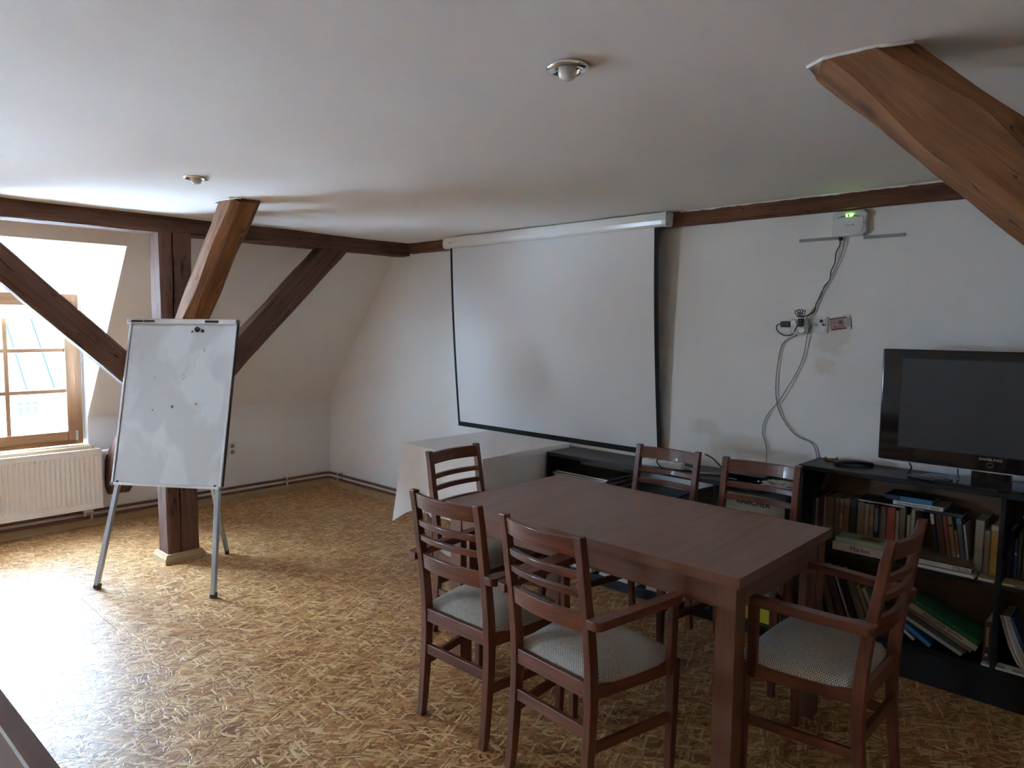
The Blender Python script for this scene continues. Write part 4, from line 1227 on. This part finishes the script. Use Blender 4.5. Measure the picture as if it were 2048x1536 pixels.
def tilted(label, x, z, L, th, ang, col, yf=-0.215, depth=0.15, txt=None, tm=None):
    """a book in the slumped pile: lies with its long spine sloping down to the right"""
    t = thing('book', label, 'book', (x, yf, z), 0, 'slumped pile on the lower shelf'); t.rotation_euler = (0, R(ang), 0)
    c = min(0.003, th * 0.25)
    bm = bmesh.new(); box(bm, 0, L, 0, depth, 0, c); box(bm, 0, L, 0, depth, th - c, th); box(bm, 0, L, 0, 0.003, c, th - c)
    obj('cover', bm, cmat(*col), t); obj('pages', bx(0.002, L - 0.003, 0.003, depth - 0.003, c, th - c), M['paper'], t)
    if txt:
        text(txt, t, (L * 0.5, -0.001, th / 2), FACE_Y, th * 0.72, tm or M['ink'], sx=0.85)
    return t


tilted('white-edged grey book lowest in the slumped pile', 5.100, 0.262, 0.245, 0.016, 24.5, (0.46, 0.43, 0.36))
tilted('dark thin book in the slumped pile above the white-edged one', 5.105, 0.2815, 0.255, 0.016, 24.5, (0.06, 0.07, 0.05))
tilted('brown-pink book in the slumped pile', 5.112, 0.300, 0.27, 0.016, 24.5, (0.24, 0.13, 0.10))
tilted('beige book with a long dark title in the slumped pile', 5.115, 0.3185, 0.285, 0.024, 24.5, (0.52, 0.45, 0.31), txt='PINZLCZEINER VERSZERS')
tilted('green book on top of the slumped pile', 5.128, 0.345, 0.275, 0.018, 24.5, (0.02, 0.16, 0.07))
tilted('bright blue book sliding under the slumped pile', 5.098, 0.228, 0.125, 0.018, 33, (0.03, 0.22, 0.50))
tilted('small white card slipping below the bright blue book', 5.092, 0.206, 0.06, 0.012, 36, (0.6, 0.58, 0.54))
bd = book('brown binder with a label strip standing by the lower divider', 5.398, 5.424, Z0, 0.178, -0.2, (0.22, 0.09, 0.04), 0.19, 0, 'books beside the lower divider')
obj('label_strip', bx(-0.005, 0.005, -0.0015, 0.001, 0.07, 0.155), cmat(0.45, 0.3, 0.2), bd)
bm = bmesh.new(); cyl(bm, (0, 0.0, 0.035), (0, -0.003, 0.035), 0.006); obj('ring_hole', bm, M['alu'], bd)
for k, (lab, x, ln, c) in enumerate((('pale magazine bending in the lower right bay', 5.468, 21, (0.55, 0.53, 0.48)), ('white magazine second in the lower right bay', 5.484, 22, (0.62, 0.6, 0.55)), ('pink-edged magazine third in the lower right bay', 5.500, 24, (0.5, 0.36, 0.3)), ('grey magazine fourth in the lower right bay', 5.517, 26, (0.4, 0.4, 0.38)), ('dark blue folder behind the magazines in the lower right bay', 5.537, 28, (0.03, 0.05, 0.12)))):
    # magazines sag: a curved sheet block
    t = thing('magazine', lab, 'magazine', (x + 0.085, -0.20, Z0 + 0.001), 0, 'magazines in the lower right bay')
    bm = bmesh.new(); P_ = []
    for i in range(9):
        s = i / 8; P_.append((-0.10 * s ** 0.55 * (ln / 21), 0.075, 0.004 + 0.215 * s))
    sweep(bm, P_, [(-0.075, -0.0045), (0.075, -0.0045), (0.075, 0.0045), (-0.075, 0.0045)], (1, 0, 0)); obj('pages', bm, cmat(*c), t, smooth=False)
lc = thing('label_card', 'white card with black lines lying at the front of the lower shelf', 'card', (5.47, -0.205, Z0), 0.0)
obj('card', bx(-0.07, 0.09, -0.03, 0.03, 0.0, 0.008), M['paper_white'], lc)
for a, b in ((-0.055, 0.01), (0.035, 0.085)):
    for z in (-0.022, -0.010):
        obj('print_line', bx(a, b, z, z + 0.005, 0.008, 0.0085), M['ink'], lc)

# ------------------------------------------------------------------ television and things on the bookcase
tv = thing('television', 'large black flat television standing on the bookcase at the right', 'television', (5.381, -0.2, KZ))
TVX0, TVX1 = 4.953, 5.81
tb = bx(TVX0 - 5.381, TVX1 - 5.381, 0.0, 0.075, 0.073, 0.568)
obj('cabinet', tb, M['black_gloss'], tv, 0.006, seg=3)
sx0, sx1, sz0, sz1 = 5.034 - 5.381, 5.728 - 5.381, 1.03 - KZ, 1.417 - KZ
obj('screen', bx(sx0, sx1, -0.001, 0.004, sz0, sz1), M['tv_screen'], tv)
bm = bmesh.new()
for a, b, c, d in ((sx0 - 0.004, sx0, sz0 - 0.004, sz1 + 0.004), (sx1, sx1 + 0.004, sz0 - 0.004, sz1 + 0.004), (sx0, sx1, sz0 - 0.004, sz0), (sx0, sx1, sz1, sz1 + 0.004)):
    box(bm, a, b, -0.0015, 0.003, c, d)
obj('screen_frame', bm, M['black'], tv)
text('SAMSUNG', tv, (0.0, -0.0012, 0.122), FACE_Y, 0.0155, M['alu'], sx=1.15)
bm = bmesh.new()
sweep(bm, [(0.012 * math.cos(2 * math.pi * k / 24), -0.002, 0.100 + 0.009 * math.sin(2 * math.pi * k / 24)) for k in range(25)], circ(0.0012, 6), (0, 1, 0), caps=False)
obj('power_ring', bm, M['chrome'], tv)
obj('bottom_trim', bx(TVX0 - 5.381 + 0.01, TVX1 - 5.381 - 0.01, -0.003, 0.01, 0.069, 0.073), M['alu'], tv)
obj('back_housing', bx(-0.33, 0.33, 0.075, 0.13, 0.12, 0.5), M['black'], tv, 0.02)
obj('stand_neck', bx(-0.07, 0.07, 0.03, 0.07, 0.01, 0.09), M['black_gloss'], tv, 0.004)
bm = bmesh.new(); pts = [(0.27 * math.cos(2 * math.pi * k / 40), 0.06 + 0.125 * math.sin(2 * math.pi * k / 40)) for k in range(40)]
A = [bm.verts.new((x, y, 0.0)) for x, y in pts]; B = [bm.verts.new((x * 0.97, 0.06 + (y - 0.06) * 0.95, 0.014)) for x, y in pts]
for i in range(40):
    j = (i + 1) % 40; bm.faces.new((A[i], A[j], B[j], B[i]))
bm.faces.new(A[::-1]); bm.faces.new(B)
obj('stand_base', bm, M['black_gloss'], tv, 0.002)
cable('tv_cable', [(5.052, -0.09, KZ + 0.075), (5.054, -0.085, KZ + 0.05), (5.065, -0.09, KZ + 0.03), (5.062, -0.105, KZ + 0.012), (5.062, -0.13, KZ + 0.005)], 0.0035, M['black'], 'short black cable hanging under the left of the television', 'cable')
cable('tv_cable', [(5.245, -0.09, KZ + 0.075), (5.25, -0.1, KZ + 0.03), (5.262, -0.14, KZ + 0.02)], 0.0025, M['black'], 'thin black cable under the television left of its stand', 'cable')


def remote(label, x, y, rz, L=0.17, wd=0.048, curved=True, z=KZ, m='black'):
    t = thing('remote_control', label, 'remote control', (x, y, z), rz, 'remote controls on the bookcase')
    bm = bmesh.new(); path = [(-L / 2 + L * k / 12, 0, 0.012 + (0.009 * math.sin(math.pi * k / 12) if curved else 0)) for k in range(13)]
    def sec(i):
        wv = wd / 2 * (0.55 + 0.45 * math.sin(math.pi * min(1, max(0.12, (i + 1) / 14))) ** 0.5)
        return [(-wv, -0.004), (-wv * 0.7, -0.011), (wv * 0.7, -0.011), (wv, -0.004), (wv * 0.85, 0.006), (-wv * 0.85, 0.006)]
    sweep(bm, path, sec); body = obj('body', bm, M[m], t, smooth=False)
    for a in range(8):
        for b in range(3):
            xx = -L * 0.36 + a * L * 0.095; zt = 0.018 + (0.009 * math.sin(math.pi * (xx + L / 2) / L) if curved else 0)
            obj('button', bx(xx - 0.005, xx + 0.005, -0.015 + b * 0.012, -0.008 + b * 0.012, zt, zt + 0.002), M['grey_plastic'], body)
    return t


remote('arched black remote control left of the television on the bookcase', 4.815, -0.085, R(32), 0.17, 0.06)
remote('flat black remote control lying in front of the television stand', 5.165, -0.195, R(-12), 0.17, 0.045, False)
er = thing('wooden_eraser', 'small orange wooden block at the back left corner of the bookcase', 'wooden block', (4.692, -0.028, KZ), R(30))
obj('body', bx(-0.028, 0.028, -0.011, 0.011, 0.0, 0.012), cmat(0.45, 0.2, 0.05), er, 0.002)
obj('end_stop', bx(-0.029, -0.023, -0.012, 0.012, 0.0, 0.018), cmat(0.28, 0.09, 0.03), er, 0.001)
obj('end_stop', bx(0.023, 0.029, -0.012, 0.012, 0.0, 0.018), cmat(0.28, 0.09, 0.03), er, 0.001)

# ------------------------------------------------------------------ wall fittings right of the screen
rt = thing('router', 'white wireless router with green lights high on the back wall', 'router', (4.715, YB, 2.055))
bm = bmesh.new(); pr = [(-0.083, 0.052), (-0.06, 0.064), (0.062, 0.064), (0.085, 0.045), (0.074, 0.0), (0.084, -0.042), (0.06, -0.062), (-0.066, -0.062), (-0.083, -0.05)]
A = [bm.verts.new((x, 0, z)) for x, z in pr]; B = [bm.verts.new((x * 0.96, -0.034, z * 0.96)) for x, z in pr]
for i in range(len(pr)):
    j = (i + 1) % len(pr); bm.faces.new((A[i], A[j], B[j], B[i]))
bm.faces.new(A[::-1]); bm.faces.new(B)
obj('case', bm, mat('router_grey_white', (0.60, 0.60, 0.59), 0.4), rt, 0.006, seg=3)
bm = bmesh.new(); pr2 = [(-0.078, -0.054), (0.040, -0.054), (0.060, -0.04), (0.066, -0.01), (0.064, 0.030), (0.02, 0.034), (-0.03, 0.033), (-0.070, 0.024), (-0.078, 0.015)]
A = [bm.verts.new((x, -0.034, z)) for x, z in pr2]; B = [bm.verts.new((x, -0.038, z)) for x, z in pr2]
for i in range(len(pr2)):
    j = (i + 1) % len(pr2); bm.faces.new((A[i], A[j], B[j], B[i]))
bm.faces.new(B)
obj('front_cover', bm, mat('router_cover', (0.72, 0.71, 0.72), 0.35), rt, 0.003)
bm = bmesh.new(); up = [(-0.062 + 0.118 * k / 10, 0.028 + 0.014 * math.sin(math.pi * k / 10)) for k in range(11)]; dn = [(-0.062 + 0.118 * k / 10, 0.026 + 0.006 * math.sin(math.pi * k / 10)) for k in range(11)]
bm.faces.new([bm.verts.new((x, -0.0388, z)) for x, z in up] + [bm.verts.new((x, -0.0388, z)) for x, z in dn[::-1]][1:-1])
obj('light_strip', bm, M['ink_grey'], rt)
for x in (-0.012, 0.004, 0.013):
    bm = bmesh.new(); cyl(bm, (x, -0.0388, 0.037), (x, -0.0395, 0.037), 0.0032, n=10); obj('status_light', bm, M['green_led'], rt)
text('seznet', rt, (-0.006, -0.0386, -0.008), FACE_Y, 0.010, M['ink_grey'])
bm = bmesh.new(); cyl(bm, (0.018, -0.0382, -0.008), (0.018, -0.0388, -0.008), 0.004, n=12); obj('logo_dot', bm, M['ink_grey'], rt)
obj('plug_end', bx(-0.050, -0.036, -0.026, -0.008, -0.078, -0.060), M['black'], rt, 0.002)
tr1 = obj('cable_trunking', bx(4.466, 4.655, YB - 0.012, YB, 1.985, 1.999), M['grey_plastic'], bevel=0.002); tag(tr1, 'short grey cable trunking strip left of the router', 'trunking', 'grey trunking strips')
tr2 = obj('cable_trunking', bx(4.775, 4.955, YB - 0.012, YB, 1.978, 1.992), M['grey_plastic'], bevel=0.002); tag(tr2, 'short grey cable trunking strip right of the router', 'trunking', 'grey trunking strips')

ws = thing('wall_outlet', 'silver-white wall outlet with plugs below the router', 'socket', (4.583, YB, 1.565))
obj('plate', bx(-0.043, 0.043, -0.010, 0.0, -0.043, 0.043), M['white_plastic'], ws, 0.004)
obj('inner_plate', bx(-0.035, 0.035, -0.0125, -0.010, -0.035, 0.035), mat('brushed_plate', (0.62, 0.62, 0.61), 0.25, 0.3), ws, 0.003)
for x, z, r in ((-0.015, 0.0, 0.009), (0.013, 0.018, 0.008), (0.024, 0.0, 0.006)):
    bm = bmesh.new(); cyl(bm, (x, -0.0125, z), (x, -0.017, z), r, n=16); obj('connector', bm, M['grey_plastic'] if r > 0.0085 else M['ink'], ws)
ad = thing('socket_adapter', 'white clustered plug adapter left of the wall outlet', 'adapter', (4.49, YB, 1.555))
obj('body', bx(-0.042, 0.046, -0.045, 0.0, -0.038, 0.040), mat('adapter_white', (0.62, 0.64, 0.66), 0.3), ad, 0.012, seg=3)
for k in range(3):
    bm = bmesh.new(); cyl(bm, (-0.02 + k * 0.022, -0.045, 0.018 - k * 0.018), (-0.02 + k * 0.022, -0.052, 0.018 - k * 0.018), 0.015, n=18); obj('face', bm, M['white_plastic'], ad, 0.002)
pa = thing('power_adapter', 'small black plug-in power adapter on the left of the outlet group', 'adapter', (4.425, YB, 1.566))
obj('body', bx(-0.024, 0.026, -0.05, -0.012, -0.015, 0.015), M['black'], pa, 0.004)
cb = thing('cable_bundle', 'black cable coil tied up above the white plug adapter', 'cable', (4.505, YB - 0.055, 1.60))
for k in range(4):
    a = -0.55 + 0.36 * k
    pts = []
    for q in range(9):
        tq = 2 * math.pi * q / 8; lx, lz = 0.0075 * math.sin(tq), 0.021 * (1 - math.cos(tq))
        pts.append((lx * math.cos(a) + lz * math.sin(a), 0.004 * k - 0.006, lz * math.cos(a) - lx * math.sin(a)))
    cable('loop', pts, 0.0022, M['black'], parent=cb, n=6)
obj('tied_end', bx(-0.008, 0.016, -0.01, 0.01, -0.045, -0.004), M['black'], cb, 0.004)
obj('tie', bx(-0.008, 0.010, -0.011, 0.011, -0.004, 0.002), M['white_plastic'], cb)

pc = thing('postcard', 'tilted brown and white picture card beside the wall outlet', 'card', (4.684, YB - 0.003, 1.573)); pc.rotation_euler = (0, R(-8), 0)
obj('card', bx(-0.05, 0.05, -0.002, 0.0, -0.034, 0.034), M['paper_white'], pc)
obj('picture_field', bx(-0.048, 0.024, -0.0024, -0.002, -0.022, 0.022), cmat(0.42, 0.28, 0.24, 0.3), pc)
obj('top_band', bx(-0.048, 0.035, -0.0024, -0.002, 0.023, 0.029), cmat(0.08, 0.03, 0.025), pc)
obj('bottom_band', bx(-0.045, 0.030, -0.0024, -0.002, -0.031, -0.023), cmat(0.16, 0.03, 0.03), pc)
bm = bmesh.new(); cyl(bm, (0.003, -0.0024, 0.004), (0.003, -0.0029, 0.004), 0.011, n=14); obj('emblem', bm, cmat(0.2, 0.09, 0.07), pc)
obj('shine_strip', bx(0.026, 0.046, -0.0027, -0.0024, -0.022, 0.024), cmat(0.45, 0.46, 0.46, 0.2), pc)
obj('card_edge', bx(-0.051, 0.051, -0.0008, 0.0004, -0.035, 0.035), M['grey_plastic'], pc)
text('Kardašov', pc, (-0.004, -0.003, -0.016), FACE_Y, 0.011, M['ink'], sx=1.25)

yw = YB - 0.012
cable('router_cable', [(4.672, yw - 0.01, 1.980), (4.668, yw, 1.955), (4.652, yw, 1.92), (4.648, yw, 1.87), (4.632, yw, 1.83), (4.628, yw, 1.79), (4.602, yw, 1.755), (4.588, yw, 1.71), (4.566, yw, 1.67), (4.56, yw, 1.635), (4.535, yw - 0.01, 1.615), (4.512, yw - 0.03, 1.60), (4.50, yw - 0.045, 1.575), (4.485, yw - 0.04, 1.545), (4.46, yw - 0.02, 1.515), (4.42, yw - 0.015, 1.508), (4.385, yw - 0.015, 1.525), (4.375, yw - 0.02, 1.55), (4.385, yw - 0.02, 1.566), (4.402, yw - 0.02, 1.567)], 0.0028, M['black'], 'thin black cable winding from the router down to the black adapter', 'cable')
cable('network_cable', [(4.690, yw - 0.006, 1.985), (4.682, yw, 1.93), (4.662, yw, 1.87), (4.636, yw, 1.81), (4.615, yw, 1.765), (4.584, yw, 1.72), (4.57, yw, 1.67), (4.545, yw, 1.63), (4.528, yw - 0.012, 1.60), (4.52, yw - 0.02, 1.575)], 0.0026, M['grey_plastic'], 'grey network cable running beside the black router cable', 'cable')
cable('wall_cable', [(4.484, yw - 0.02, 1.51), (4.42, yw, 1.482), (4.392, yw, 1.43), (4.376, yw, 1.28), (4.382, yw, 1.17), (4.409, yw, 1.09), (4.46, yw, 1.02), (4.505, yw, 0.985), (4.565, yw, 0.965), (4.590, yw, 0.94), (4.604, yw, 0.89), (4.608, yw, 0.80)], 0.003, M['grey_plastic'], 'pale cable hanging from the adapter and curving right to the bookcase', 'cable')
cable('wall_cable', [(4.555, yw - 0.012, 1.562), (4.534, yw - 0.004, 1.525), (4.509, yw, 1.384), (4.462, yw, 1.277), (4.401, yw - 0.008, 1.168), (4.329, yw, 1.068), (4.313, yw, 0.985), (4.338, yw, 0.906), (4.340, yw, 0.80), (4.335, yw, 0.765)], 0.0028, M['grey_plastic'], 'grey cable hanging from the outlet and curving left to the low shelf', 'cable')

# ------------------------------------------------------------------ dining table
DX0, DX1, DY0, DY1, DZ = 3.567, 4.969, -1.583, -0.791, 0.76
dt = thing('dining_table', 'large rectangular brown wooden dining table surrounded by six chairs', 'table', ((DX0 + DX1) / 2, (DY0 + DY1) / 2, 0))
hx, hy = (DX1 - DX0) / 2, (DY1 - DY0) / 2
obj('tabletop', bx(-hx, hx, -hy, hy, DZ - 0.036, DZ), M['table'], dt, 0.0015)
for ya, yb in ((-hy - 0.0006, -hy + 0.001), (hy - 0.001, hy + 0.0006)):
    obj('edge_band', bx(-hx - 0.0006, hx + 0.0006, ya, yb, DZ - 0.0355, DZ - 0.0008), M['table_edge'], dt)
li = 0.016; lw = 0.07
for a in (-1, 1):
    for b in (-1, 1):
        x = a * (hx - li - lw / 2); y = b * (hy - li - lw / 2)
        obj('leg', bx(x - lw / 2, x + lw / 2, y - lw / 2, y + lw / 2, 0.0, DZ - 0.036), M['table_leg'], dt, 0.002)
for b in (-1, 1):
    y = b * (hy - li - 0.016)
    obj('apron', bx(-hx + li + lw, hx - li - lw, y - 0.011, y + 0.011, DZ - 0.122, DZ - 0.036), M['table_edge'], dt, 0.001)
for a in (-1, 1):
    x = a * (hx - li - 0.016)
    obj('apron', bx(x - 0.011, x + 0.011, -hy + li + lw, hy - li - lw, DZ - 0.122, DZ - 0.036), M['table'], dt, 0.001)

# ------------------------------------------------------------------ chairs
REAR = [(0.0, 0.0), (0.03, 0.006), (0.143, 0.016), (0.26, 0.024), (0.36, 0.027), (0.48, 0.023), (0.61, 0.010), (0.737, -0.009), (0.834, -0.021), (0.915, -0.035)]


def rear_y(z):
    for (a, ya), (b, yb) in zip(REAR, REAR[1:]):
        if a <= z <= b:
            return ya + (yb - ya) * (z - a) / (b - a)
    return REAR[-1][1]


def make_chair(label):
    t = thing('dining_chair', label, 'chair', group='dining chairs around the table')
    for s in (-1, 1):
        bm = bmesh.new(); rows = []
        for k in range(25):
            z = 0.915 * k / 24; d = 0.028 + 0.012 * max(0, 1 - abs(z - 0.42) / 0.45); y = rear_y(z)
            xi, xo = 0.1575, 0.1875
            rows.append([bm.verts.new(p) for p in ((s * xi, y, z), (s * xo, y, z), (s * xo, y + d, z), (s * xi, y + d, z))])
        for a, b in zip(rows, rows[1:]):
            for i in range(4):
                j = (i + 1) % 4; bm.faces.new((a[i], a[j], b[j], b[i]))
        bm.faces.new(rows[0][::-1]); bm.faces.new(rows[-1])
        obj('rear_leg', bm, M['chair'], t, 0.003)
    for nm, z0, z1, bow in (('top_rail', 0.848, 0.905, 0.026), ('back_slat', 0.774, 0.798, 0.024), ('back_slat', 0.715, 0.738, 0.022), ('lower_rail', 0.600, 0.661, 0.020)):
        bm = bmesh.new(); rows = []
        for k in range(13):
            s = -1 + 2 * k / 12; x = 0.158 * s; o = -bow * (1 - s * s)
            y0, y1 = rear_y(z0) + 0.005 + o, rear_y(z1) + 0.005 + o
            rows.append([bm.verts.new(p) for p in ((x, y0, z0), (x, y0 + 0.019, z0), (x, y1 + 0.019, z1), (x, y1, z1))])
        for a, b in zip(rows, rows[1:]):
            for i in range(4):
                j = (i + 1) % 4; bm.faces.new((a[i], a[j], b[j], b[i]))
        bm.faces.new(rows[0][::-1]); bm.faces.new(rows[-1])
        obj(nm, bm, M['chair_h'], t, 0.002)
    obj('rear_apron', bx(-0.158, 0.158, 0.031, 0.051, 0.38, 0.432), M['chair_h'], t, 0.002)
    obj('front_apron', bx(-0.213, 0.213, 0.385, 0.405, 0.375, 0.425), M['chair_h'], t, 0.002)
    obj('rear_stretcher', bx(-0.158, 0.158, 0.030, 0.048, 0.248, 0.288), M['chair_h'], t, 0.002)
    for s in (-1, 1):
        bm = bmesh.new(); sweep(bm, [(s * 0.176, 0.058, 0.404), (s * 0.222, 0.395, 0.400)], [(-0.010, -0.026), (0.010, -0.026), (0.010, 0.026), (-0.010, 0.026)]); obj('side_apron', bm, M['chair_d'], t, 0.002)
        bm = bmesh.new(); sweep(bm, [(s * 0.173, 0.055, 0.215), (s * 0.226, 0.395, 0.222)], [(-0.009, -0.016), (0.009, -0.016), (0.009, 0.016), (-0.009, 0.016)]); obj('side_stretcher', bm, M['chair_d'], t, 0.002)
        bm = bmesh.new()
        sweep(bm, [(s * 0.226, 0.393, 0.0), (s * 0.228, 0.395, 0.2), (s * 0.229, 0.396, 0.425)], lambda i: [(-0.013 - 0.0025 * i, -0.013 - 0.0025 * i), (0.013 + 0.0025 * i, -0.013 - 0.0025 * i), (0.013 + 0.0025 * i, 0.013 + 0.0025 * i), (-0.013 - 0.0025 * i, 0.013 + 0.0025 * i)], (0, 1, 0))
        obj('front_leg', bm, M['chair'], t, 0.003)
        bm = bmesh.new()
        sweep(bm, [(s * 0.238, 0.365, 0.385), (s * 0.243, 0.362, 0.41), (s * 0.247, 0.36, 0.50), (s * 0.250, 0.36, 0.632)], lambda i: [(-0.011, -0.012 - 0.005 * min(i, 1)), (0.011, -0.012 - 0.005 * min(i, 1)), (0.011, 0.012 + 0.005 * min(i, 1)), (-0.011, 0.012 + 0.005 * min(i, 1))] , (0, 1, 0))
        obj('arm_support', bm, M['chair'], t, 0.003)
        # flat arm, rounded at the rear where it wraps outside the post
        bm = bmesh.new(); out = []
        r0 = (s * 0.1878, 0.012); pts = []
        for k in range(7):
            a = math.pi / 2 * k / 6; pts.append((s * (0.215 + 0.024 * math.sin(a)), -0.004 + 0.024 * (1 - math.cos(a))))
        outline = [(s * 0.188, 0.045), (s * 0.188, -0.004)] + pts + [(s * 0.270, 0.37), (s * 0.264, 0.392), (s * 0.236, 0.395), (s * 0.226, 0.38), (s * 0.205, 0.1)]
        A = [bm.verts.new((x, y, 0.628 + 0.012 * y)) for x, y in outline]; B = [bm.verts.new((x, y, 0.658 + 0.012 * y)) for x, y in outline]
        n_ = len(A)
        for i in range(n_):
            j = (i + 1) % n_; bm.faces.new((A[i], A[j], B[j], B[i]))
        bm.faces.new(A); bm.faces.new(B[::-1])
        obj('arm', bm, M['chair_d'], t, 0.003)
    # upholstered seat
    bm = bmesh.new(); N = 18; top = []; bot = []
    for i in range(N + 1):
        ra = []; rb = []
        for j in range(N + 1):
            a, b = -1 + 2 * i / N, -1 + 2 * j / N
            a2 = a * math.sqrt(1 - 0.12 * b * b); b2 = b * math.sqrt(1 - 0.10 * a * a)
            yy = 0.243 + b2 * 0.188 ; wx_ = 0.190 + 0.045 * (b2 + 1) / 2
            xx = a2 * wx_ * 1.03
            e = max(abs(a), abs(b)); h = 0.049 * (1 - e ** 5) + 0.008 * (1 - a * a) * (1 - b * b)
            ra.append(bm.verts.new((xx, yy, 0.430 + max(0.0, h)))); rb.append(bm.verts.new((xx * 0.98, yy * 0.995, 0.420)))
        top.append(ra); bot.append(rb)
    for i in range(N):
        for j in range(N):
            bm.faces.new((top[i][j], top[i + 1][j], top[i + 1][j + 1], top[i][j + 1]))
    ring = [(i, 0) for i in range(N)] + [(N, j) for j in range(N)] + [(N - i, N) for i in range(N)] + [(0, N - j) for j in range(N)]
    for k in range(len(ring)):
        a, b = ring[k], ring[(k + 1) % len(ring)]
        bm.faces.new((top[a[0]][a[1]], bot[a[0]][a[1]], bot[b[0]][b[1]], top[b[0]][b[1]]))
    bm.faces.new([bot[a][b] for a, b in ring])
    for row_ in bot:
        for q in row_:
            if not q.link_faces: bm.verts.remove(q)
    obj('seat', bm, M['weave'], t, smooth=True)
    return t


chairs = [
    ('brown armchair at the near long side of the table, further left', 3.997, -1.942, 1.3),
    ('nearest brown armchair at the long side, its back towards the viewer', 4.482, -1.958, -4.6),
    ('brown armchair on the far long side, left, in front of the power strip', 4.004, -0.443, 180.6),
    ('brown armchair on the far long side, right, in front of the yellow carton', 4.509, -0.439, 184.2),
    ('brown armchair at the left end of the table by the white tablecloth', 3.240, -1.228, -86.0),
    ('brown armchair at the right end of the table facing left by the bookcase', 5.315, -1.19, 90.0)]
proto = make_chair(chairs[0][0])
for i, (lab, x, y, a) in enumerate(chairs):
    c = proto if i == 0 else copy_tree(proto)
    c['label'] = lab; c.location = (x, y, 0); c.rotation_euler = (0, 0, R(a))

# ------------------------------------------------------------------ furniture at the bottom left corner
fg = thing('corner_table', 'edge of a brown wooden table cutting into the bottom left corner', 'table', (4.30, -3.335, 0.0), R(2.0))
obj('tabletop', bx(-0.9, 0.55, -0.60, 0.0, 0.722, 0.76), fine_wood('corner_wood', (0.12, 0.055, 0.035), (0.19, 0.095, 0.062), 0, 0.6), fg, 0.003)
obj('inlay', bx(-0.9, 0.55, -0.0435, -0.038, 0.7598, 0.7606), M['white_plastic'], fg)
obj('top_panel', bx(-0.88, 0.53, -0.58, -0.044, 0.7598, 0.7612), fine_wood('light_panel', (0.24, 0.14, 0.10), (0.30, 0.18, 0.13), 0, 0.5), fg)
for a in (-0.86, 0.49):
    for b in (-0.56, -0.06):
        obj('leg', bx(a, a + 0.05, b, b + 0.05, 0.0, 0.722), M['chair'], fg, 0.003)
